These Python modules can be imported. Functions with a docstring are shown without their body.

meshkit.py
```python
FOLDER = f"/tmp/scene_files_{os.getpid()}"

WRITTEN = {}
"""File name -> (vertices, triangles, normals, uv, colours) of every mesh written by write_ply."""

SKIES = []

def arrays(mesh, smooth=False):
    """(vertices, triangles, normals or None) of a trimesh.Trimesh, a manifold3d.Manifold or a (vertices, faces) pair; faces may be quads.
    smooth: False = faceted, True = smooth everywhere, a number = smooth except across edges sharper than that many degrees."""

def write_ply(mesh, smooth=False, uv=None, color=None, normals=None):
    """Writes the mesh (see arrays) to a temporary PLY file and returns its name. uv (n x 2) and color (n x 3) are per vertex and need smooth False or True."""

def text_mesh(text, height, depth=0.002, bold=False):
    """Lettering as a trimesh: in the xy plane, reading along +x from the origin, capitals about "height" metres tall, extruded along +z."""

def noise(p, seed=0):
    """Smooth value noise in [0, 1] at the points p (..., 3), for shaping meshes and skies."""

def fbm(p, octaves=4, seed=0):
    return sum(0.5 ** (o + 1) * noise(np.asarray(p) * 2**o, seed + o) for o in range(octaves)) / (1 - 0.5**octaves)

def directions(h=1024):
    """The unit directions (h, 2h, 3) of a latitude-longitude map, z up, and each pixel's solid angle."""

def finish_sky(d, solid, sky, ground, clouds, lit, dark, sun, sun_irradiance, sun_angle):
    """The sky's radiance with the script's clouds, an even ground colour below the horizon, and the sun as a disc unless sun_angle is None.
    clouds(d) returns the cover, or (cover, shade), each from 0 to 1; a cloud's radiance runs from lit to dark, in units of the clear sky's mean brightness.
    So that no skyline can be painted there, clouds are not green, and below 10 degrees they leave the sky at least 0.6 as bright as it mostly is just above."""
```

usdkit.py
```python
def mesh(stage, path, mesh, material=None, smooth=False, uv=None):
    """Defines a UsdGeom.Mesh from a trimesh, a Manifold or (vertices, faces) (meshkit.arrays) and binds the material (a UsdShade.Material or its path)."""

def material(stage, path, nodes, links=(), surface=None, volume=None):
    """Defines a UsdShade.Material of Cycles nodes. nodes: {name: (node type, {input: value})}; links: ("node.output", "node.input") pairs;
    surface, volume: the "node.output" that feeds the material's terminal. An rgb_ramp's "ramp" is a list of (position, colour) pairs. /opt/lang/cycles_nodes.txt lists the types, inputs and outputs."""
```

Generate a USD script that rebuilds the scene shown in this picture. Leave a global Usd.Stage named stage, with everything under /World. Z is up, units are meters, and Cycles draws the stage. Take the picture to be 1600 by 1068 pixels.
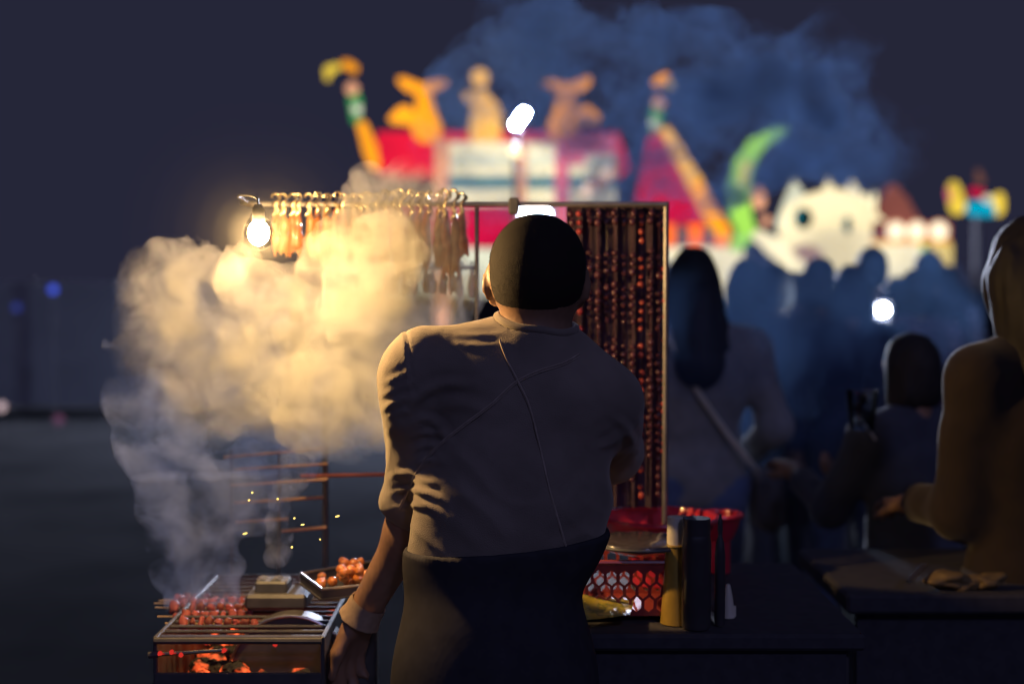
import math, random, re
import numpy as np, trimesh, usdkit, meshkit
import shapely.geometry as sg
from pxr import Usd, UsdGeom, UsdLux, UsdShade, Sdf, Gf, Vt

# ------------------------------------------------------------------ camera, sky, exposure
stage = Usd.Stage.CreateInMemory()
UsdGeom.SetStageUpAxis(stage, 'Z'); UsdGeom.SetStageMetersPerUnit(stage, 1.0)
stage.SetDefaultPrim(UsdGeom.Xform.Define(stage, '/World').GetPrim())
CAM_Z, PITCH, FPX, EXPO = 1.55, math.radians(2.42), 50 / 36 * 1600, 2.5
cam = UsdGeom.Camera.Define(stage, '/World/camera')
cam.CreateFocalLengthAttr(50.0); cam.CreateHorizontalApertureAttr(36.0); cam.CreateVerticalApertureAttr(24.03)
cam.CreateFStopAttr(1.8); cam.CreateFocusDistanceAttr(2.33); cam.CreateClippingRangeAttr(Gf.Vec2f(0.05, 2000))
cam.CreateExposureAttr(EXPO)
cam.AddTranslateOp().Set(Gf.Vec3d(0, 0, CAM_Z)); cam.AddRotateXOp().Set(90 - math.degrees(PITCH))

MOONK = .011
# the sun has set behind the photographer: what is left of the dusk falls on what faces the lens, under an even night glow
dome = UsdLux.DomeLight.Define(stage, '/World/sky'); dome.CreateIntensityAttr(1.0)
SKY = usdkit.material(stage, '/World/Looks/night_sky', {
    'sky': ('sky_texture', {'sky_type': 'single_scattering', 'sun_disc': False, 'sun_elevation': math.radians(-5.0), 'sun_rotation': math.pi}),
    'bw': ('rgb_to_bw', {}), 'tint': ('mix_color', {'blend_type': 'multiply', 'fac': 1.0, 'b': (0.4, 0.42, 1.0)}),
    'glow': ('mix_color', {'blend_type': 'add', 'fac': 1.0, 'b': (0.0255, 0.0262, 0.054), 'use_clamp': False}),
    'bg': ('background_shader', {'strength': 0.13})},
    [('sky.color', 'bw.color'), ('bw.val', 'tint.a'), ('tint.result', 'glow.a'), ('glow.result', 'bg.color')], surface='bg.background')
UsdShade.MaterialBindingAPI.Apply(dome.GetPrim()).Bind(SKY)
dome.GetPrim().SetCustomDataByKey('kind', 'structure')

moon = UsdLux.DistantLight.Define(stage, '/World/moon'); moon.CreateIntensityAttr(MOONK); moon.CreateAngleAttr(4.0); moon.CreateNormalizeAttr(True); moon.CreateColorAttr(Gf.Vec3f(.44, .46, 1.0))
moon.AddRotateZOp().Set(14.0); moon.AddRotateXOp().Set(90.0 - 30.0)          # high behind the photographer's right shoulder

# ------------------------------------------------------------------ helpers
rng = np.random.default_rng(7)
ORD = 'first second third fourth fifth sixth seventh eighth ninth tenth eleventh twelfth thirteenth fourteenth fifteenth sixteenth seventeenth eighteenth nineteenth twentieth twenty-first twenty-second twenty-third'.split()

def at(u, v, d):
    """The point of the place seen at pixel (u, v) of the photograph, d metres from the lens along its axis."""
    x, yc = (u - 800) / FPX * d, (534 - v) / FPX * d
    return np.array([x, d * math.cos(PITCH) + yc * math.sin(PITCH), CAM_Z - d * math.sin(PITCH) + yc * math.cos(PITCH)])

def pix(p):
    """Pixels and depth of points."""
    p = np.asarray(p, float); y, z = p[..., 1], p[..., 2] - CAM_Z
    d = y * math.cos(PITCH) - z * math.sin(PITCH); yc = y * math.sin(PITCH) + z * math.cos(PITCH)
    return 800 + p[..., 0] / d * FPX, 534 - yc / d * FPX, d

def lin(r, g, b):
    return tuple(((c / 255) / 12.92 if c <= 10 else (((c / 255) + .055) / 1.055) ** 2.4) for c in (r, g, b))

def M(name, nodes, links=(), **k):
    return usdkit.material(stage, '/World/Looks/' + name, nodes, links, **k)

def paint(name, c, rough=.6, scale=0, vary=.25, bump=0, metal=0, sheen=0, **more):
    """A surface whose colour varies a little with noise in the object's own space, with a fine relief."""
    n = {'p': ('principled_bsdf', {'base_color': c, 'roughness': rough, 'metallic': metal, 'sheen_weight': sheen, **more})}
    l = []
    if scale:
        n |= {'t': ('texture_coordinate', {}), 'n': ('noise_texture', {'scale': scale, 'detail': 5., 'roughness': .6}),
              'r': ('rgb_ramp', {'ramp': [(.25, tuple(x * (1 - vary) for x in c)), (.75, tuple(min(1, x * (1 + vary)) for x in c))]})}
        l += [('t.object', 'n.vector'), ('n.fac', 'r.fac'), ('r.color', 'p.base_color')]
        if bump:
            n['b'] = ('bump', {'strength': .5, 'distance': bump}); l += [('n.fac', 'b.height'), ('b.normal', 'p.normal')]
    return M(name, n, l, surface='p.BSDF')

def glow(name, rgb, k=1.0, scale=0, vary=.35):
    """Lantern silk or a lamp that gives off light; rgb as it looks in the photograph, k times as bright."""
    c = tuple(x / 2 ** EXPO for x in lin(*rgb))
    n = {'e': ('emission', {'color': c, 'strength': k})}; l = []
    if scale:
        c = tuple(x * k / .2 for x in c); n['e'][1]['strength'] = .2
        n |= {'t': ('texture_coordinate', {}), 'n': ('noise_texture', {'scale': scale, 'detail': 3.}),
              'r': ('rgb_ramp', {'ramp': [(.3, tuple(x * (1 - vary) for x in c)), (.7, tuple(x * (1 + vary) for x in c))]})}
        l = [('t.object', 'n.vector'), ('n.fac', 'r.fac'), ('r.color', 'e.color')]
    return M(name, n, l, surface='e.emission')

used = {}
def free(parent, name):
    k = (parent, name); used[k] = used.get(k, -1) + 1
    return f'{parent}/{name}' + (f'_{used[k]:03d}' if used[k] else '')

def tag(prim, label=None, cat=None, group=None, kind=None):
    for k, v in (('label', label), ('category', cat), ('group', group), ('kind', kind)):
        if v: prim.SetCustomDataByKey(k, v)
    return prim

def thing(name, label, cat, group=None, loc=(0, 0, 0), rz=0):
    x = UsdGeom.Xform.Define(stage, free('/World', name))
    x.AddTranslateOp().Set(Gf.Vec3d(*map(float, loc))); x.AddRotateZOp().Set(float(rz))
    p = x.GetPrim(); p.SetCustomDataByKey('_', '') if False else None
    tag(p, label, cat, group); BASE[str(p.GetPath())] = (np.array(loc, float), rz)
    return p
BASE = {}

def obj(name, mesh, mat, parent=None, smooth=35, label=None, cat=None, group=None, kind=None):
    """One Mesh prim under a thing (points given in the place's own metres are moved into the thing's frame) or at top level."""
    path = free(str(parent.GetPath()) if parent else '/World', name)
    v, f, n = meshkit.arrays(mesh, smooth)
    root = '/'.join(path.split('/')[:3])
    if root in BASE and parent is not None:
        loc, rz = BASE[root]; a = -math.radians(rz)
        R = np.array([[math.cos(a), -math.sin(a), 0], [math.sin(a), math.cos(a), 0], [0, 0, 1]])
        v = (v - loc) @ R.T; n = None if n is None else n @ R.T
    m = usdkit.mesh(stage, path, (v, f), mat)
    if n is not None:
        m.CreateNormalsAttr(Vt.Vec3fArray.FromNumpy(n.astype(np.float32))); m.SetNormalsInterpolation('vertex')
    return tag(m.GetPrim(), label, cat, group, kind)

def copy(src, loc, rz=0, label=None, scale=None, group=None):
    """Another thing like src: its parts by reference."""
    was = src.GetCustomData()
    x = UsdGeom.Xform.Define(stage, free('/World', re.sub(r'_\d{3}$', '', src.GetName()))); p = x.GetPrim()
    p.GetReferences().AddInternalReference(src.GetPath())
    x.ClearXformOpOrder()
    x.AddTranslateOp().Set(Gf.Vec3d(*map(float, loc))); x.AddRotateZOp().Set(float(rz))
    if scale is not None: x.AddScaleOp().Set(Gf.Vec3f(*map(float, np.broadcast_to(scale, 3))))
    p.SetInstanceable(True)
    return tag(p, label or was['label'], was['category'], group or was.get('group'))

cat_ = trimesh.util.concatenate
def box(c, s, bev=0.0):
    if bev:
        pts = np.array([[x, y, z] for x in (-1, 1) for y in (-1, 1) for z in (-1, 1)]) * .5
        s = np.array(s, float); out = [pts * (s - 2 * bev * (1 - np.eye(3)[k])) for k in range(3)]
        m = trimesh.convex.convex_hull(np.vstack(out))
    else: m = trimesh.creation.box(s)
    m.apply_translation(c); return m

def ball(c, r, n=2):
    m = trimesh.creation.icosphere(n, 1.0); m.apply_scale(np.broadcast_to(r, 3)); m.apply_translation(c); return m

def smoothline(pts, n):
    pts = np.asarray(pts, float); from_t = np.r_[0, np.cumsum(np.linalg.norm(np.diff(pts, axis=0), axis=1))]
    from scipy.interpolate import PchipInterpolator
    return PchipInterpolator(from_t, pts)(np.linspace(0, from_t[-1], n))

def tube(pts, r, sides=8, n=None):
    """A closed round tube along a polyline; r may vary along it."""
    p = np.asarray(pts, float) if n is None else smoothline(pts, n)
    r = np.broadcast_to(r, len(p)) if np.ndim(r) == 0 or len(r) == len(p) else np.interp(np.linspace(0, 1, len(p)), np.linspace(0, 1, len(r)), r)
    t = np.gradient(p, axis=0); t /= np.linalg.norm(t, axis=1, keepdims=True) + 1e-12
    up = np.array([0, 0, 1.]) if abs(t[:, 2]).mean() < .8 else np.array([0, 1., 0])
    a = np.cross(t, up); a /= np.linalg.norm(a, axis=1, keepdims=True) + 1e-12; b = np.cross(t, a)
    g = np.arange(sides) * 2 * np.pi / sides
    v = p[:, None] + r[:, None, None] * (np.cos(g)[None, :, None] * a[:, None] + np.sin(g)[None, :, None] * b[:, None])
    v = np.vstack([v.reshape(-1, 3), p[:1], p[-1:]]); k = len(p); f = []
    for i in range(k - 1):
        for j in range(sides):
            q, w = i * sides + j, i * sides + (j + 1) % sides
            f += [[q, w + sides, w], [q, q + sides, w + sides]]
    for j in range(sides):
        f += [[k * sides, j, (j + 1) % sides], [k * sides + 1, (k - 1) * sides + (j + 1) % sides, (k - 1) * sides + j]]
    m = trimesh.Trimesh(v, f, process=False); m.fix_normals() if k < 4 else None
    if m.volume < 0: m.invert()
    return m

def lathe(prof, c, sides=32):
    m = trimesh.creation.revolve(np.array(prof, float), sections=sides); m.apply_translation(c); return m

def prism(poly, y0, y1):
    """An (x, z) outline given depth from y0 to y1."""
    m = trimesh.creation.extrude_polygon(sg.Polygon(poly), y1 - y0, engine='earcut')
    v = m.vertices; m.vertices = np.c_[v[:, 0], y1 - v[:, 2], v[:, 1]]
    return m

# signed distances: union of round cones and ellipsoids, meshed by surface nets
def cone(a, b, ra, rb):
    a, b = np.asarray(a, float), np.asarray(b, float); ab = b - a; L = ab @ ab
    def f(P):
        t = np.clip(((P - a) @ ab) / L, 0, 1)
        return np.linalg.norm(P - a - t[:, None] * ab, axis=1) - (ra + t * (rb - ra))
    f.box = np.array([np.minimum(a - ra, b - rb), np.maximum(a + ra, b + rb)]); return f

def ell(c, r, R=None):
    c, r = np.asarray(c, float), np.broadcast_to(np.asarray(r, float), 3)
    def f(P):
        q = P - c
        if R is not None: q = q @ R
        k0, k1 = np.linalg.norm(q / r, axis=1), np.linalg.norm(q / r ** 2, axis=1) + 1e-9
        return k0 * (k0 - 1) / k1
    m = r.max() if R is not None else r
    f.box = np.array([c - m, c + m]); return f

def rot(ax, deg):
    return trimesh.transformations.rotation_matrix(math.radians(deg), ax)[:3, :3]

def union(fs, k=.03):
    def f(P):
        d = np.full(len(P), 10.)
        for g in fs:
            lo, hi = g.box[0] - .12, g.box[1] + .12
            s = np.all((P > lo) & (P < hi), axis=1)
            if not s.any(): continue
            e = g(P[s]); h = np.clip(.5 + .5 * (d[s] - e) / k, 0, 1)
            d[s] = d[s] + (e - d[s]) * h - k * h * (1 - h)
        return d
    f.box = np.array([np.min([g.box[0] for g in fs], 0), np.max([g.box[1] for g in fs], 0)]); return f

def nets(f, h, pad=.03, lo=None, hi=None):
    lo = f.box[0] - pad if lo is None else np.asarray(lo); hi = f.box[1] + pad if hi is None else np.asarray(hi)
    n = np.ceil((hi - lo) / h).astype(int) + 1
    ax = [lo[k] + h * np.arange(n[k]) for k in range(3)]
    V = np.empty(n)
    for i in range(0, n[0], 16):
        g = np.stack(np.meshgrid(ax[0][i:i + 16], ax[1], ax[2], indexing='ij'), -1)
        V[i:i + 16] = f(g.reshape(-1, 3)).reshape(g.shape[:3])
    V[0], V[-1], V[:, 0], V[:, -1], V[:, :, 0], V[:, :, -1] = [np.maximum(x, 1e-4) for x in (V[0], V[-1], V[:, 0], V[:, -1], V[:, :, 0], V[:, :, -1])]
    c = n - 1; S = V < 0
    cnt = np.zeros(c, int); acc = np.zeros((*c, 3))
    offs = [(0, 0, 0), (1, 0, 0), (0, 1, 0), (0, 0, 1), (1, 1, 0), (1, 0, 1), (0, 1, 1), (1, 1, 1)]
    sl = lambda o: tuple(slice(o[k], o[k] + c[k]) for k in range(3))
    for i, a in enumerate(offs):
        for b in offs[i + 1:]:
            if sum(abs(np.subtract(a, b))) != 1: continue
            va, vb = V[sl(a)], V[sl(b)]; x = S[sl(a)] != S[sl(b)]
            t = np.where(x, va / np.where(x, va - vb, 1), 0)
            cnt += x; acc += np.where(x[..., None], np.array(a) + t[..., None] * (np.array(b) - np.array(a)), 0)
    on = cnt > 0; idx = np.full(c, -1); idx[on] = np.arange(on.sum())
    ii = np.argwhere(on); P = lo + h * (ii + acc[on] / cnt[on][:, None])
    F = []
    for k in range(3):
        e = [0, 0, 0]; e[k] = 1; u, w = (k + 1) % 3, (k + 2) % 3
        A = S[:-1, :-1, :-1][tuple(slice(1 if q != k else 0, None) for q in range(3))]
        st = [slice(1, c[q]) if q != k else slice(0, c[q]) for q in range(3)]
        a = S[tuple(st)]; st2 = list(st); st2[k] = slice(1, c[k] + 1); b = S[tuple(st2)]
        m = np.argwhere(a != b); inside = a[tuple(m.T)]
        m = m + np.array([1 if q != k else 0 for q in range(3)])
        du, dw = np.eye(3, dtype=int)[u], np.eye(3, dtype=int)[w]
        q = np.stack([idx[tuple((m - du - dw).T)], idx[tuple((m - dw).T)], idx[tuple(m.T)], idx[tuple((m - du).T)]], 1)
        q[~inside] = q[~inside][:, ::-1]; F.append(q)
    F = np.vstack(F); m = trimesh.Trimesh(P, np.vstack([F[:, [0, 1, 2]], F[:, [0, 2, 3]]]), process=False)
    return m

def trace(f, u, v, d0=1.9, d1=3.2):
    """Where the line of sight through a pixel meets the surface f = 0."""
    d = d0
    for _ in range(200):
        s = f(at(u, v, d)[None])[0]
        if s < 5e-4 or d > d1: break
        d += max(min(s, .1) * .8, 5e-4)
    return at(u, v, d), d
LAMPD, FLOODK, PANELK, BULBK, SMK, DRK, HZK, TORCHK = 2.48, 46000., 9000., 2200., 3.8, 9., .7, 4000.
AIRK = 0
CELLS, DCELLS = (1, 1, 1), (1, 1, 1)
# ------------------------------------------------------------------ ground
ASPHALT = M('asphalt', {'g': ('geometry', {}), 'n': ('noise_texture', {'scale': .8, 'detail': 6.}), 'w': ('noise_texture', {'scale': 140., 'detail': 3.}),
    'r': ('rgb_ramp', {'ramp': [(.3, (.022, .022, .025)), (.7, (.042, .042, .046))]}), 
    'b': ('bump', {'strength': .6, 'distance': .006}), 'p': ('diffuse_bsdf', {})},
    [('g.position', 'n.vector'), ('g.position', 'w.vector'), ('n.fac', 'r.fac'), ('r.color', 'p.color'), ('w.fac', 'b.height'), ('b.normal', 'p.normal')], surface='p.BSDF')
xs = np.sinh(np.linspace(-5, 5, 61)) * 6; ys = np.r_[np.linspace(-60, -5, 15), np.linspace(0, 40, 36), np.linspace(45, 500, 20)]
gx, gy = np.meshgrid(xs, ys, indexing='ij'); gz = .006 * (meshkit.noise(np.stack([gx / 4, gy / 4, gx * 0], -1)) - .5)
gi = np.arange(61 * 71).reshape(61, 71)
gf = np.stack([gi[:-1, :-1], gi[1:, :-1], gi[1:, 1:], gi[:-1, 1:]], -1).reshape(-1, 4)
obj('ground', (np.stack([gx, gy, gz], -1).reshape(-1, 3), gf), ASPHALT, smooth=True, kind='structure')

# ------------------------------------------------------------------ the man at the stall
SKIN = paint('skin', (.27, .15, .095), .5, 60, .15, .0006, subsurface_weight=.0)
SHIRT = M('shirt_cloth', {'t': ('texture_coordinate', {}), 'n': ('noise_texture', {'scale': 9., 'detail': 5.}), 'w': ('noise_texture', {'scale': 420., 'detail': 3., 'roughness': .7}), 'c': ('noise_texture', {'type': 'ridged_multifractal', 'scale': 11., 'detail': 4., 'distortion': .8}),
    'r': ('rgb_ramp', {'ramp': [(.3, (.20, .165, .14)), (.7, (.29, .24, .205))]}), 'b': ('bump', {'strength': .8, 'distance': .0016}), 'b2': ('bump', {'strength': .45, 'distance': .010}),
    'p': ('principled_bsdf', {'roughness': .95, 'sheen_weight': .35, 'sheen_roughness': .4, 'sheen_tint': (1., .9, .8), 'specular_ior_level': .2})},
    [('t.object', 'n.vector'), ('t.object', 'w.vector'), ('t.object', 'c.vector'), ('n.fac', 'r.fac'), ('r.color', 'p.base_color'), ('w.fac', 'b.height'), ('c.fac', 'b2.height'), ('b2.normal', 'b.normal'), ('b.normal', 'p.normal')], surface='p.BSDF')
HAIRC = paint('hair_dark', (.02, .016, .015), .7, 40, .3)
CORD = paint('strap_cord', (.36, .29, .24), .9, 80, .2, .0004)
DENIM = paint('trouser_cloth', (.06, .06, .075), .9, 60, .2, .0006)

head = [ell(at(840, 414, 2.375), (.0795, .098, .0845)), ell(at(839, 445, 2.355), (.071, .074, .068)), ell(at(846, 468, 2.42), (.059, .068, .062)), ell(at(848, 500, 2.45), (.034, .036, .03)),
        ell(at(845, 405, 2.455), (.055, .03, .02)), cone(at(846, 425, 2.465), at(847, 455, 2.485), .009, .014), ell(at(846, 475, 2.473), (.024, .014, .009)),
        ell(at(822, 424, 2.452), (.014, .012, .009)), ell(at(868, 424, 2.452), (.014, .012, .009)),
        cone(at(842, 465, 2.375), at(834, 548, 2.355), .0555, .060)]
ears = []
for u, v, s in ((768, 446, -1), (909, 448, 1)):
    R = rot([0, 0, 1], s * 55) @ rot([0, 1, 0], s * 8)
    ears += [ell(at(u, v, 2.375), (.0065, .020, .0310), R), ell(at(u - s * 4, v + 22, 2.39), (.0075, .012, .0125), R), cone(at(u + s * 1, v - 26, 2.37), at(u + s * 7, v + 4, 2.365), .0045, .004)]
torso = [ell(at(815, 640, 2.40), (.162, .105, .155)), ell(at(770, 600, 2.38), (.10, .085, .085)), ell(at(878, 628, 2.385), (.095, .08, .085)), ell(at(792, 790, 2.375), (.140, .105, .19)), ell(at(772, 985, 2.385), (.122, .105, .13)),
         cone(at(800, 545, 2.365), at(668, 562, 2.37), .035, .047), cone(at(872, 562, 2.365), at(940, 622, 2.37), .036, .045),
         cone(at(835, 550, 2.36), at(825, 640, 2.36), .06, .07)]
aL, eL, wL = at(658, 588, 2.385), at(672, 772, 2.50), at(571, 950, 2.56)
aR, eR, wR = at(942, 632, 2.385), at(948, 700, 2.62), at(880, 760, 2.84)
arms = [cone(aL, eL, .050, .041), cone(eL, wL, .041, .029), cone(aR, eR, .050, .042), cone(eR, wR, .040, .029), ell((eL * .7 + wL * .3), (.043, .043, .06))]

def hand(w, fwd, side, n, curl, thumb=1):
    """A palm and five bent fingers: fwd along the palm, side across it, n the way the fingers curl."""
    fwd, side, n = (np.asarray(x, float) / np.linalg.norm(x) for x in (fwd, side, n))
    out = [cone(w, w + fwd * .03, .026, .024)]
    for k, (o, L) in enumerate(((-.030, .068), (-.010, .078), (.011, .073), (.031, .058))):
        b = w + fwd * .088 + side * o
        out.append(cone(w + fwd * .025 + side * o * .55, b, .0165, .0115)); p = b
        for j, (q, r0) in enumerate(((.46, .0098), (.30, .0088), (.24, .0078))):
            a = curl * (.55 + j) ; d = fwd * math.cos(a) + n * math.sin(a); e = p + d * L * q
            out.append(cone(p, e, r0, r0 - .001)); p = e
    t0 = w + fwd * .025 - side * .022 * thumb; t1 = w + fwd * .055 - side * .048 * thumb + n * .02; t2 = t1 + fwd * .032 - side * .006 * thumb + n * .012
    return out + [cone(t0, t1, .0145, .0115), cone(t1, t2, .0105, .0085)]
fw = at(528, 1052, 2.58) - wL; fr = np.array([-.35, .9, -.2])
hands = union(hand(wL, fw, (.75, .62, .2), (.5, -.2, -.75), .75), .008), union(hand(wR, fr, (.9, .3, 0), (0, -.3, -1), .6, -1), .008)
hip, legs = at(770, 985, 2.36), []
for s in (-1, 1):
    k, a = np.array([hip[0] + s * .11, hip[1] + .03, .50]), np.array([hip[0] + s * .12, hip[1] - .02, .085])
    legs += [cone(hip + (s * .062, .02, -.06), k, .084, .062), cone(k, a, .060, .042), cone(a + (0, -.02, -.035), a + (s * .02, .16, -.05), .040, .034)]
body = union([union(head, .022), union(ears, .006), union(torso + arms, .03), *hands, union(legs, .03)], .010)
man = thing('person', 'man with close-cropped hair in tan shirt, back turned, leaning over the smoking grill', 'person', loc=(hip[0], hip[1], 0))
m1 = nets(body, .0055, lo=[-.42, 2.15, .88], hi=[.36, 3.02, 1.70]); m2 = nets(union(legs + torso[3:5], .03), .012, lo=[-.45, 2.1, 0.0], hi=[.36, 2.8, .95])
obj('body', nets(body, .0065, pad=.02), SKIN, man, smooth=True)

# the shirt: body offset, fuller at the left sleeve, with tension folds; cut at the rolled cuffs and hem
def cut(f, p, n):
    n = np.asarray(n, float) / np.linalg.norm(n)
    def g(P): return np.maximum(f(P), (P - p) @ n)
    g.box = f.box; return g
slv = [cone(aL, eL * .97 + wL * .03, .060, .056), ell(at(646, 612, 2.385), (.042, .055, .080)), ell(at(668, 700, 2.43), (.046, .055, .08)), ell(at(648, 745, 2.475), (.036, .04, .028)), ell(at(642, 783, 2.50), (.044, .046, .030)),
       cone(aR, eR, .060, .053), cone(eR, eR * .4 + wR * .6, .053, .042)]
cuffc = eL * .80 + wL * .20
loose = [ell(at(765, 880, 2.40), (.128, .10, .19)), ell(at(772, 1020, 2.40), (.134, .115, .16)), ell(at(772, 1075, 2.39), (.156, .13, .17)), ell(at(806, 770, 2.385), (.150, .10, .16))]
cuffs = loose + [cut(f, cuffc, wL - eL) for f in slv]
shirt0 = union(torso + cuffs, .022)
def shirt1(P): return shirt0(P) - .010
shirt1.box = shirt0.box + np.array([[-.02] * 3, [.02] * 3])
hem = at(775, 1120, 2.36)
shirt_f = cut(shirt1, hem, (.12, 0, -1))
neckcut = cone(at(842, 440, 2.385), at(837, 508, 2.368), .062, .066)
def shirt2(P): return np.maximum(shirt_f(P), -neckcut(P))
shirt2.box = shirt1.box
sm = nets(shirt2, .0048, lo=[-.32, 2.16, .80], hi=[.24, 2.85, 1.52])
sm = trimesh.Trimesh(sm.vertices, sm.faces, process=False)
N = np.array(sm.vertex_normals); V = np.array(sm.vertices)
U, W, D = pix(V); front = np.clip(-(N @ np.array([0, 1., 0])) * 2 + .9, 0, 1)
disp = .0030 * (meshkit.fbm(V * 13, 4, 3) - .5) * 2
wv = V @ rot([0, 1, 0], 28); wr = 1 - np.abs(meshkit.noise(np.c_[wv[:, 0] * 6, wv[:, 1] * 6, wv[:, 2] * 26] + 1.2 * meshkit.noise(V * 9, 8)[:, None], 5) * 2 - 1)
disp += .0030 * wr ** 2 * np.clip((W - 640) / 120, .12, 1)
creases = [  # folds seen in the photograph: pixels along the crest, height and half-width in metres
    ([(636, 642), (650, 624), (668, 610), (700, 600), (740, 600)], .0085, 7), ([(600, 600), (622, 590), (646, 575)], .004, 5), ([(599, 618), (620, 608), (645, 598)], .004, 5),
    ([(600, 640), (618, 628), (642, 618)], .005, 6), ([(648, 660), (668, 655), (690, 668), (700, 690)], .006, 6), ([(648, 684), (668, 676), (700, 684)], .0055, 5),
    ([(646, 708), (664, 696), (690, 706)], .006, 6), ([(648, 730), (668, 718), (700, 722)], .005, 6), ([(612, 745), (640, 738), (672, 752), (700, 752)], .0045, 5), ([(614, 757), (638, 750), (660, 757)], .003, 3),
    ([(612, 772), (640, 764), (668, 770), (700, 786)], .005, 4.5), ([(612, 784), (638, 776), (662, 782), (684, 796)], .003, 3), ([(610, 797), (636, 788), (664, 790), (690, 800)], .005, 4.5), ([(650, 672), (672, 664), (690, 672)], .003, 3.5), ([(648, 718), (672, 707), (694, 714)], .003, 3.5), ([(603, 605), (622, 600), (644, 588)], .0025, 3), ([(604, 652), (620, 645), (640, 640)], .003, 4), ([(690, 640), (720, 632), (770, 650)], .004, 9),
    ([(700, 700), (740, 730), (780, 790)], .004, 10), ([(700, 760), (760, 800), (800, 860)], .0045, 12), ([(955, 650), (975, 665), (990, 700)], .005, 6), ([(930, 700), (955, 690), (985, 672)], .005, 6),
    ([(920, 740), (945, 760), (955, 800)], .004, 8), ([(860, 860), (890, 840), (930, 830)], .004, 9), ([(790, 520), (760, 524), (700, 522)], .003, 4), ([(700, 530), (740, 540), (790, 540)], .003, 6),
    ([(905, 560), (930, 590), (950, 640)], .0035, 8)]
for pts, hgt, w in creases:
    c = smoothline(np.array(pts, float), 40)
    dd = np.min(np.hypot(U[:, None] - c[None, :, 0], W[:, None] - c[None, :, 1]), axis=1)
    tt = np.argmin(np.hypot(U[:, None] - c[None, :, 0], W[:, None] - c[None, :, 1]), axis=1) / 39
    taper = np.clip(np.minimum(tt, 1 - tt) * 5, .25, 1)
    disp += front * .7 * hgt * taper * (np.exp(-(dd / w) ** 1.25) - .45 * np.exp(-((dd - 2.0 * w) / w) ** 2))
seam = smoothline(np.array([(634, 518), (638, 545), (641, 575), (645, 612)], float), 40)   # armhole seam
dd = np.min(np.hypot(U[:, None] - seam[None, :, 0], W[:, None] - seam[None, :, 1]), axis=1)
side = np.where(U < np.interp(W, seam[:, 1], seam[:, 0]), 1, 0)
disp += front * (-.0035 * np.exp(-(dd / 2.6) ** 2) + .002 * side * np.exp(-(dd / 9) ** 2))
V2 = V + N * disp[:, None]
obj('shirt', trimesh.Trimesh(V2, sm.faces, process=False), SHIRT, man, smooth=True)
ring = []
nx = at(842, 440, 2.385) - at(836, 535, 2.362); nx /= np.linalg.norm(nx); n0 = at(836, 535, 2.362)
for a in np.linspace(0, 2 * np.pi, 64, endpoint=False):                                   # rib knit collar along the neck opening
    q = n0 + (.0665 * math.cos(a), .0665 * math.sin(a), 0) + np.linspace(-.10, .08, 181)[:, None] * nx
    ins = np.nonzero(shirt1(q) < 0)[0]; ring.append(q[ins[-1] if len(ins) else 90])
ring = np.array(ring); ker = np.exp(-np.linspace(-2, 2, 9) ** 2); ker /= ker.sum()
ring = np.stack([np.convolve(np.r_[ring[-4:, k], ring[:, k], ring[:4, k]], ker, 'valid') for k in range(3)], 1)
obj('collar', tube(np.vstack([ring, ring[:1]]), .0068, 10), SHIRT, man)
def on_back(px, off):
    return np.array([trace(shirt1, u, v)[0] + np.array([0, -off, 0]) for u, v in px])
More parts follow.
